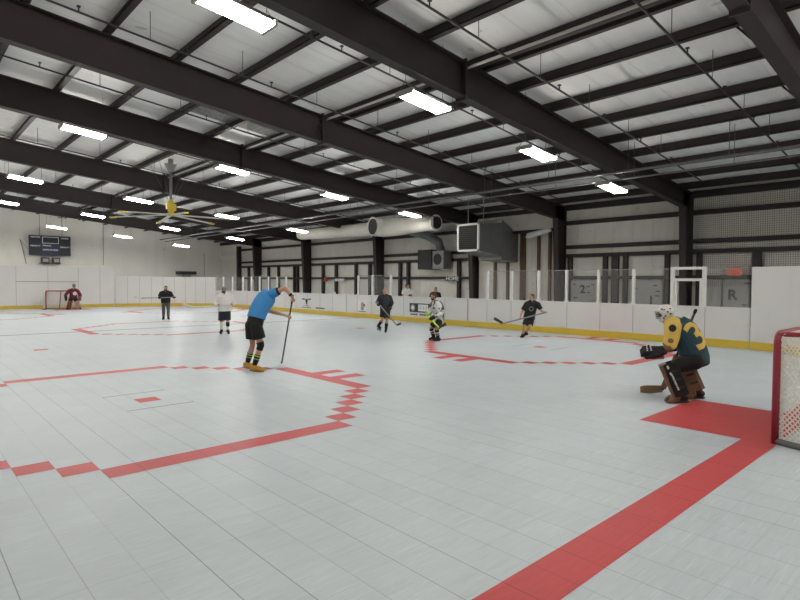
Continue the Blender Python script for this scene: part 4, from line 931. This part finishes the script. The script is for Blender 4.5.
for s_ in 'LR':
    tube_part(o, 'stocking', BLK, [lerp(J['hip'+s_],J['kn'+s_],.8), J['kn'+s_], lerp(J['kn'+s_],J['an'+s_],1)], [.09,.082,.06]); shoe(o, J, 1.15, s_, RUB, RUB, .04, name='goalie_shoe')
    b = Blob()
# catching glove on the near hand
w, e = J['wrL'], J['elL']; d = V3(-.95,-.1,-.12).normalized(); n = V3(.1,-.45,.88).normalized(); n = (n-d*n.dot(d)).normalized(); sd = d.cross(n)
b = Blob(); b.loft([(w+V3(.10,0,.03), sd*.085, n*.06), (w, sd*.105, n*.065), (w+d*.10, sd*.13, n*.07), (w+d*.19, sd*.125, n*.06), (w+d*.26, sd*.07, n*.035)], 20)
for i in range(4): p = w+d*.15+sd*(i-1.5)*.05; b.chain([p+n*.05, p+d*.07+n*.035, p+d*.115-n*.02], [.03,.027,.022])
b.chain([w+d*.04-sd*.10, w+d*.13-sd*.145, w+d*.2-sd*.12-n*.03], [.035,.032,.025])
cg = b.finish('catching_glove', BLK, o, .009, 3)
for i in range(4):
    for j in range(2): p = w+d*(.12+.055*j)+sd*(i-1.5)*.045+n*.075; Blob().ell(p, (.013,.013,.008), (d, sd, n)).finish('lace_dot', MASK, cg, 0)
b = Blob(); b.loft([(w+V3(.06,0,-.02)-n*.06, sd*.09, n*.02), (w+d*.1-n*.07, sd*.12, n*.022), (w+d*.25-n*.055, sd*.08, n*.018)], 16); b.finish('glove_palm', BRN, cg, .009, 3)
glove(o, 'blocker_glove', BLK, J['wrR'], lerp(a_,h_,.46)+V3(.03,-.05,.03), .075, None, (0,-1,.2), 1.0, J['elR'])
# mask: shell with cage
s3, f3, u3 = ax; b = Blob(); b.ell(P(0,-.012,.03), (.110,.128,.118), ax); b.ell(P(0,.045,-.075), (.082,.085,.072), ax); mk = b.finish('mask', MASK, o, .010, 3)
b = Blob(); b.ell(P(0,.088,-.005), (.066,.05,.058), ax); b.finish('face_opening', BLK, mk, .008, 2)
mb = []
for i in range(5):
    z = .048-.027*i; pts = [P(.072*math.sin(a), .096+.052*math.cos(a), z) for a in np.linspace(-1.5,1.5,9)]; b = Blob(); b.chain(pts, [.0048]*9); b.finish('cage_bar', CAGE, mk, 0)
for i in range(4):
    a = -.9+.6*i; b = Blob(); b.chain([P(.072*math.sin(a), .097+.053*math.cos(a), z) for z in (.055,0,-.062)], [.0048]*3); b.finish('cage_bar', CAGE, mk, 0)
for a, yy, z in ((.088,.03,.07),(.108,-.01,.03),(.1,.03,-.03),(.075,.06,.085),(.104,-.05,-.01),(.09,-.06,.07),(.088,.06,-.06)):
    for sg in (-1, 1): Blob().ell(P(sg*a,yy,z), (.013,.017,.011), ax).finish('vent', BLK, mk, 0)
stick(base, a_, h_, t_, 'brown goalie stick with wide paddle held behind the crouching goaltender', SHAFT, WOOD, r=.016, bh=.07, butt=BLK, paddle=WOOD)

# --- player in white sweater and blue cap
base = (22.28, 39.95); q = px(28.0)
J = dict(pelvis=q(0,26), neck=q(-.3,40.2), head=q(-.8,44.2,-.02), look=(-.35,-.9,-.05), shL=q(5.6,37.6), elL=q(8.2,31,-.02), wrL=q(6.8,29,-.24), shR=q(-6.4,37.6), elR=q(-8.6,30.6,-.05), wrR=q(-6.2,28.6,-.25),
         hipL=q(2.7,24.5), knL=q(2.6,13.5,-.04), anL=q(2.8,3.6,0), toeL=q(3.6,1.4,-.2), hipR=q(-2.9,24.5), knR=q(-3.4,13,.0), anR=q(-3.4,4,.06), toeR=q(-4.4,1.6,-.1))
a_, h_, t_ = q(8.5,29.6,-.30), q(-32,27,-.18), q(-39,30.4,-.12); G = lambda x: lerp(a_, h_, (a_.x-x)/(a_.x-h_.x))
o, J, P, ax = figure('person in white sweater, dark shorts and blue cap with a dark beard', base, J, .95, grips={'L': ('grip', G(.22), h_-a_, (.1,.1,1)), 'R': ('grip', G(-.2), h_-a_, (-.1,.1,1))})
shirt(o, J, .95, WHT, hem=-.22, sl2=.75, r=.09, ex=.06, wm=1.18, dm=1.15); shorts(o, J, .95, NVY, leg=.97, ex=.03, r=.115, r2=.118); hair(o, P, ax, .95, HAIRD, HAIRD, CAPB)
for s in 'LR': sock(o, J, .95, s, WHT, .1, .95, .066); shoe(o, J, 1.0, s, BLK, None, .06, SK, 'skate')
tube_part(o, 'shin_wrap', BLK, [lerp(J['knL'],J['anL'],.12), lerp(J['knL'],J['anL'],.6)], [.068,.060])
stick(base, a_, h_, t_, 'white hockey stick held level by the player in the white sweater', SHW, SHW, r=.02, bh=.05)

# --- far player in black tee
base = (25.66, 67.03); q = px(20.5)
J = dict(pelvis=q(-.2,19), neck=q(0,28), head=q(0,31.2,-.03), look=(-.1,-1,-.1), shL=q(4.2,26.3), elL=q(6.2,22,-.05), wrL=q(7.6,22.4,-.28), shR=q(-4.2,26.3), elR=q(-6.0,22,-.05), wrR=q(-5.6,21.6,-.28),
         hipL=q(1.9,17.3), knL=q(2.1,9.4,-.04), anL=q(2.2,2.4), toeL=q(2.8,1,-.2), hipR=q(-2.1,17.3), knR=q(-2.2,9.4,-.03), anR=q(-2.3,2.6), toeR=q(-3,1.1,-.18))
a_, h_, t_ = q(9.2,22.4,-.33), q(-22.5,21.6,-.25), q(-28,23,-.2); G = lambda x: lerp(a_, h_, (a_.x-x)/(a_.x-h_.x))
o, J, P, ax = figure('person in loose black tee shirt and grey trousers standing far down the rink', base, J, .96, grips={'L': ('grip', G(.36), h_-a_, (.1,.1,1)), 'R': ('grip', G(-.28), h_-a_, (-.1,.1,1))}, voxel=.010)
shirt(o, J, .96, BLK, hem=-.26, sleeve=.85, r=.10, ex=.05, wm=1.12); trousers(o, J, .96, GRY); hair(o, P, ax, .96, HAIRD, HAIRD)
for s in 'LR': shoe(o, J, 1.05, s, BLK, RUB, .04); glove(o, 'glove', BLK, J['wr'+s], lerp(J['wr'+s], G(J['wr'+s].x), .8), .05, el=J['el'+s])
stick(base, a_, h_, t_, 'grey hockey stick with white blade held level by the far black tee player', SHS, SHW, r=.017, bh=.05)

# --- dark jersey player striding by the side boards
base = (37.07, 30.19); q = px(26.8)
J = dict(pelvis=q(.2,22.5), neck=q(-.6,37.2), head=q(-.4,41.2,-.06), look=(-.1,-1,-.15), shL=q(4.5,35), elL=q(6.6,29.5,-.04), wrL=q(5.6,27.5,-.2), shR=q(-5,35), elR=q(-7.6,30.3,-.05), wrR=q(-6.4,28,-.2),
         hipL=q(2,21), knL=q(1.7,12,-.12), anL=q(1,3.6,-.02), toeL=q(.4,1.6,-.2), hipR=q(-2,21), knR=q(-2.6,13,-.05), anR=q(-6.4,6.6,.22), toeR=q(-4.4,4.2,.12))
a_, h_, t_ = q(-9,32,-.26), q(11.6,8,-.36), q(15.4,9.8,-.3); G = lambda t: lerp(a_, h_, t)
o, J, P, ax = figure('person in dark navy jersey and shorts striding with one foot lifted behind', base, J, .95, grips={'R': ('grip', G(.15), h_-a_, (-.3,.4,.6))})
shirt(o, J, .95, NVY, hem=-.1, sl2=.3, r=.10, ex=.05); shorts(o, J, .95, NVY, leg=.72, ex=.05, r=.125, r2=.12); hair(o, P, ax, .95, HAIRG)
for s in 'LR': sock(o, J, .95, s, BLK, .28, 1, .07); shoe(o, J, 1.0, s, BLK, None, .05, SK, 'skate')
glove(o, 'glove', BLK, J['wrR'], G(.16)+V3(0,.02,.02), .065, WHT, el=J['elR']); glove(o, 'glove', BLK, J['wrL'], J['wrL']+V3(-.03,-.05,-.09), .065, None, el=J['elL'])
stick(base, a_, h_, t_, 'dark hockey stick slanting low in front of the dark navy player', SHS, SHAFT, r=.017, bh=.04)

# --- crouching player in printed white jersey
base = (34.78, 20.2); q = px(31.1)
J = dict(pelvis=q(4.2,20.5,.05), chest=q(6,30,.02), neck=q(1.4,39.5,-.02), head=q(-1,44.4,-.04), look=(-.9,-.42,-.2), shL=q(4.2,36.5,-.15), elL=q(6,26.5,-.22), wrL=q(-2.5,23.5,-.26), shR=q(-1.2,36.8,.13), elR=q(-4.6,28.5,.15), wrR=q(-6,26,-.0),
         hipL=q(4.5,19,-.1), knL=q(2.4,12.4,-.2), anL=q(4,3.6,-.1), toeL=q(-.2,1.8,-.2), hipR=q(2,19,.1), knR=q(-3,12.8,.08), anR=q(-.4,3.8,.1), toeR=q(-4.4,1.8,.06))
a_, h_, t_ = q(-9.4,28.4,-.14), q(4.8,14.6,-.5), q(11.6,18.6,-.5); G = lambda t: lerp(a_, h_, t)
PRN = mat('white_jersey_with_dark_print', (0.62,0.61,0.59), 0.85); nt = PRN.node_tree; n_ = nt.nodes.new('ShaderNodeTexNoise'); n_.inputs['Scale'].default_value = 7; n_.inputs['Detail'].default_value = 1
tc_ = nt.nodes.new('ShaderNodeTexCoord'); r_ = nt.nodes.new('ShaderNodeValToRGB'); r_.color_ramp.elements[0].position = .43; r_.color_ramp.elements[0].color = (.06,.06,.07,1); r_.color_ramp.elements[1].position = .48; r_.color_ramp.elements[1].color = (.62,.61,.59,1)
nt.links.new(tc_.outputs['Object'], n_.inputs[0]); nt.links.new(n_.outputs[0], r_.inputs[0]); nt.links.new(r_.outputs[0], nt.nodes['Principled BSDF'].inputs['Base Color'])
o, J, P, ax = figure('person crouching in white printed jersey beside the red circle', base, J, .95, skin=SKIN2, grips={'R': ('grip', G(.13), h_-a_, (-.2,.2,.8)), 'L': ('grip', G(.42), h_-a_, (.3,-.2,.8))})
shirt(o, J, .95, PRN, hem=-.12, sl2=.5, r=.10, ex=.05, wm=1.05, dm=1.15); shorts(o, J, .95, BLK, leg=.8, ex=.05, r=.125, r2=.115); hair(o, P, ax, .95, HAIRD, HAIRD)
GGL = mat('lime_green_glove', (0.28,0.55,0.10), 0.6)
for s, t in (('R', .13), ('L', .42)): glove(o, 'glove', GGL if s == 'R' else BLK, J['wr'+s], G(t)+V3(.02,0,.02), .062, el=J['el'+s])
for s in 'LR': sock(o, J, .95, s, BLK, .05, 1, .075, ((.3,.42),(.55,.63)), WHT); shoe(o, J, 1.0, s, BLK, None, .06, SK, 'skate')
stick(base, a_, h_, t_, 'neon green hockey stick held low by the crouching printed jersey player', NEON, SHAFT, r=.02, bh=.045)

# --- black tee player running along the boards
base = (44.5, 16.62); q = px(29.0)
J = dict(pelvis=q(6.6,19.8), neck=q(9.4,36.4), head=q(8.8,40.4,-.05), look=(-.75,-.62,-.1), shL=q(15.2,33.4,-.03), elL=q(18.4,27,-.05), wrL=q(20.5,26.0,-.26), shR=q(4,33.6,-.02), elR=q(-.6,25.6,-.06), wrR=q(-1.8,20.8,-.26),
         hipL=q(8.6,18.4), knL=q(7.4,11,-.16), anL=q(3.8,4.8,.25), toeL=q(1.6,3,.14), hipR=q(4.8,18.4), knR=q(2,10.8,-.08), anR=q(.6,2.6,.0), toeR=q(-1,1.2,-.15))
a_, h_, t_ = q(23.5,26.3,-.34), q(-19,14.2,-.34), q(-27.4,19.4,-.34); G = lambda x: lerp(a_, h_, (a_.x-x)/(a_.x-h_.x))
o, J, P, ax = figure('person running in black tee shirt and black shorts near the yellow kick strip', base, J, .9, grips={'L': ('grip', G(.73), h_-a_, (.2,.3,1)), 'R': ('grip', G(-.07), h_-a_, (.1,.3,1))})
ts = shirt(o, J, .9, BLK, hem=-.1, sleeve=.75, r=.092, ex=.04, wm=1.1); shorts(o, J, .9, BLK, leg=.75, ex=.035, r=.12, r2=.115); hair(o, P, ax, .9, HAIRB)
rv = [(.075*math.cos(i*math.pi/10), .08*math.sin(i*math.pi/10)) for i in range(20)]+[(.05*math.cos(i*math.pi/10), .053*math.sin(i*math.pi/10)) for i in range(20)]
wrap(ts, rv, [(i, (i+1)%20, 20+(i+1)%20, 20+i) for i in range(20)], q(8.6,29,0), V3(1,0,0), V3(0,0,1), V3(0,-1,0), 'round_print', mat('tan_print', (0.22,0.2,0.15), 0.8))
for s in 'LR': shoe(o, J, .95, s, BLK, RUB, .03)
stick(base, a_, h_, t_, 'long grey hockey stick carried across the body of the running player', SHS, SHAFT, r=.019, bh=.05)

# --- far goaltender in maroon
base = (22.0, 107.6); q = px(15.5)
J = dict(pelvis=q(.6,11.5,.05), neck=q(1,20.4,-.02), head=q(1.4,23.6,-.06), look=(0,-1,-.1), shL=q(4.6,18.6), elL=q(7,14.4,-.1), wrL=q(6.6,11.6,-.25), shR=q(-3,18.6), elR=q(-6,14.4,-.1), wrR=q(-5.6,11.6,-.25),
         hipL=q(2.4,10.5), knL=q(4,6.2,-.16), anL=q(5.6,1.8), toeL=q(6.6,.9,-.18), hipR=q(-1.4,10.5), knR=q(-2.4,6.2,-.16), anR=q(-3.4,1.8), toeR=q(-4.4,.9,-.18))
o, J, P, ax = figure('person as far goaltender in maroon jersey in front of the distant net', base, J, .95, voxel=.011)
js = shirt(o, J, .95, MAR, hem=-.1, sl2=.75, r=.11, ex=.06, wm=1.05, dm=1.1); shorts(o, J, .95, BLK, leg=.85, ex=.06, r=.14, r2=.12)
rv = [(.12*math.cos(i*math.pi/8), .12*math.sin(i*math.pi/8)) for i in range(16)]; wrap(js, rv, [tuple(range(16))], q(2.2,16,0), V3(1,0,0), V3(0,0,1), V3(0,-1,0), 'round_crest', MASK)
for s in 'LR':
    kn, an = J['kn'+s], J['an'+s]; t = (an-kn).normalized(); f = V3(0,-1,0); f = (f-t*f.dot(t)).normalized(); sd = t.cross(f)
    b = Blob(); b.box(lerp(kn,an,.4)+f*.09, (t,sd,f), (.34,.13,.05)); b.ell(an+f*.12+t*.02, (.05,.12,.07), (t,sd,f)); b.finish('leg_pad', BRN if s == 'R' else mat('pale_leg_pad', (.42,.33,.27), .6), o, .013, 4)
    sock(o, J, 1, s, BLK, 0, 1, .08); shoe(o, J, 1.1, s, BLK, RUB, .04)
    glove(o, 'glove', BRN if s == 'L' else BLK, J['wr'+s], J['wr'+s]+V3(0,-.06,-.1), .085, el=J['el'+s])
b = Blob(); b.ell(P(0,-.012,.03), (.11,.128,.12), ax); b.ell(P(0,.045,-.07), (.08,.08,.07), ax); mk = b.finish('mask', mat('grey_mask', (.2,.2,.2), .4), o, .011, 3)
b = Blob(); b.ell(P(0,.085,-.005), (.06,.05,.055), ax); b.finish('face_opening', BLK, mk, .009, 2)
for i in range(4): b = Blob(); b.chain([P(.07*math.sin(a), .096+.05*math.cos(a), .04-.03*i) for a in np.linspace(-1.4,1.4,7)], [.006]*7); b.finish('cage_bar', CAGE, mk, 0)

# --- two people standing behind the side boards
def bystander(base, label, kk, sm, hm, face_dir, hold):
    J = dict(pelvis=(0,0,.93*kk), neck=(0,0,1.45*kk), head=(.01,-.02,1.60*kk), look=face_dir, shL=(.18,0,1.38*kk), elL=(.23,-.05,1.10*kk), wrL=(.14,-.25,1.05*kk), shR=(-.18,0,1.38*kk), elR=(-.24,-.04,1.10*kk), wrR=(-.12,-.25,1.05*kk),
             hipL=(.09,0,.87*kk), knL=(.1,-.02,.48*kk), anL=(.1,.01,.10), toeL=(.12,-.17,.05), hipR=(-.09,0,.87*kk), knR=(-.1,-.02,.48*kk), anR=(-.1,.01,.10), toeR=(-.12,-.17,.05))
    a_, h_ = V3(.2,-.28,1.08*kk), V3(-.2,-.27,1.04*kk)
    o, J, P, ax = figure(label, base, J, .97*kk, skin=SKIN, voxel=.011)
    shirt(o, J, .97*kk, sm, hem=-.1, sleeve=.6 if sm is WHT else .9, r=.088, ex=.03); trousers(o, J, .97*kk, BLK); hair(o, P, ax, .97*kk, hm)
    for s in 'LR': shoe(o, J, 1, s, BLK, RUB)
    return o, J
bystander((54.2, 44.6), 'person in white shirt with dark hair standing behind the side boards', 1.05, WHT, HAIRD, (.9,-.3,-.1), True)
bystander((54.2, 38.6), 'person in black top standing behind the boards near the printed jersey player', .96, BLK, HAIRD, (-.4,-.9,-.1), False)
ca = Blob(); ca.ell((0,0,0), (.06,.05,.045)); ca.cap((0,0,0), (.07,-.02,.03), .03, .025)
co = ca.finish('dark_cup', BLK, None, .008, 2); co.location = (53.6*S+.05, 43.6*S, 3.63*S+.045); co['_o'] = (0,0,0); tag(co, 'small dark object on the board cap in front of the white shirted bystander', 'cup')

# ------------------------------------------------------------------ goals
def goal(origin, rot, label):
    e = empty('hockey_goal', origin, label, 'goal'); x0, y0, _ = origin; w, h, dt, db = 6.2, 4.0, 1.4, 3.1
    A = lambda x, y, z: (x0+x, y0+y, z)         # opening faces +y, net behind it
    m = MB(); n = 6
    pts = [A(-w/2,0,.0), A(-w/2,0,h-.35)]+[A(-w/2+.35*(1-math.cos(a)), 0, h-.35+.35*math.sin(a)) for a in np.linspace(.3,1.57,4)]
    pts += [A(w/2-.35*(1-math.cos(a)), 0, h-.35+.35*math.sin(a)) for a in np.linspace(1.57,.3,4)]+[A(w/2,0,h-.35), A(w/2,0,0)]
    m.tube(pts, .125, 12); m.build('front_frame', M['red_metal'], e, smooth=True)
    m = MB(); m.tube([A(-w/2,-.05,.1)]+[A(-w/2-.35*math.sin(a)+.0, -db*(a/3.14159)*1.0, .1) for a in np.linspace(.2,1.6,5)]+[A(-w/2+.6,-db+.3,.1), A(-w/2+1.2,-db,.1), A(w/2-1.2,-db,.1), A(w/2-.6,-db+.3,.1)]+[A(w/2+.35*math.sin(a), -db*(a/3.14159), .1) for a in np.linspace(1.6,.2,5)]+[A(w/2,-.05,.1)], .12, 10)
    m.build('base_frame', M['grey_pipe'], e, smooth=True)
    m = MB(); m.tube([A(-w/2+.1,0,h), A(-w/2+.2,-dt*.7,h), A(-w/2+.8,-dt,h), A(w/2-.8,-dt,h), A(w/2-.2,-dt*.7,h), A(w/2-.1,0,h)], .09, 10).tube([A(0,-dt,h), A(0,-dt-.3,h-.6), A(0,-db,.1)], .08, 8)
    m.build('top_frame', M['red_metal'], e, smooth=True)
    segs = []
    def L(p, q, t): return tuple(p[i]*(1-t)+q[i]*t for i in range(3))
    def patch(a, b, c, d, nu, nv, sag=.0):      # diamond mesh between four corners
        def P(u, v): 
            p = L(L(a,b,u), L(d,c,u), v); s = sag*math.sin(math.pi*u)*math.sin(math.pi*v); return (p[0], p[1]-s, p[2])
        for i in range(nu):
            for j in range(nv):
                u0, u1, um = i/nu, (i+1)/nu, (i+.5)/nu; v0, v1, vm = j/nv, (j+1)/nv, (j+.5)/nv
                for s0, s1 in (((u0,vm),(um,v0)),((um,v0),(u1,vm)),((u1,vm),(um,v1)),((um,v1),(u0,vm))): segs.append((P(*s0), P(*s1)))
    patch(A(-w/2+.8,-dt,h), A(w/2-.8,-dt,h), A(w/2-1.0,-db,.15), A(-w/2+1.0,-db,.15), 22, 20, .25)
    patch(A(-w/2,-.1,h), A(w/2,-.1,h), A(w/2-.3,-dt,h), A(-w/2+.3,-dt,h), 28, 6, 0)
    for sg in (-1, 1):
        patch(A(sg*w/2,-.12,h-.1), A(sg*(w/2-.2),-dt*.7,h-.05), A(sg*(w/2+.3),-db*.5,.15), A(sg*w/2,-.12,.15), 8, 19, 0)
        patch(A(sg*(w/2-.2),-dt*.7,h-.05), A(sg*(w/2-.8),-dt,h), A(sg*(w/2-1.0),-db,.15), A(sg*(w/2+.3),-db*.5,.15), 9, 19, 0)
    cords('netting', segs, .026, M['net'], e, origin)
    for sg in (-1, 1):
        lace = []
        for i in range(24): z = .2+i*.155; lace += [(A(sg*w/2,-.13,z), A(sg*(w/2-.02),-.26,z+.08)), (A(sg*(w/2-.02),-.26,z+.08), A(sg*w/2,-.13,z+.155))]
        cords('lacing', lace, .035, M['net'], e, origin)
    return e
G1 = goal((22.05, -12.15, 0), 0, 'red framed hockey goal with white net cut by the right picture edge')
G2 = dup(G1, (20.6, 109.2, 0), 'distant hockey goal with dark frame standing before the end boards', rotz=math.pi)

G2.scale = (.92, .92, .92)
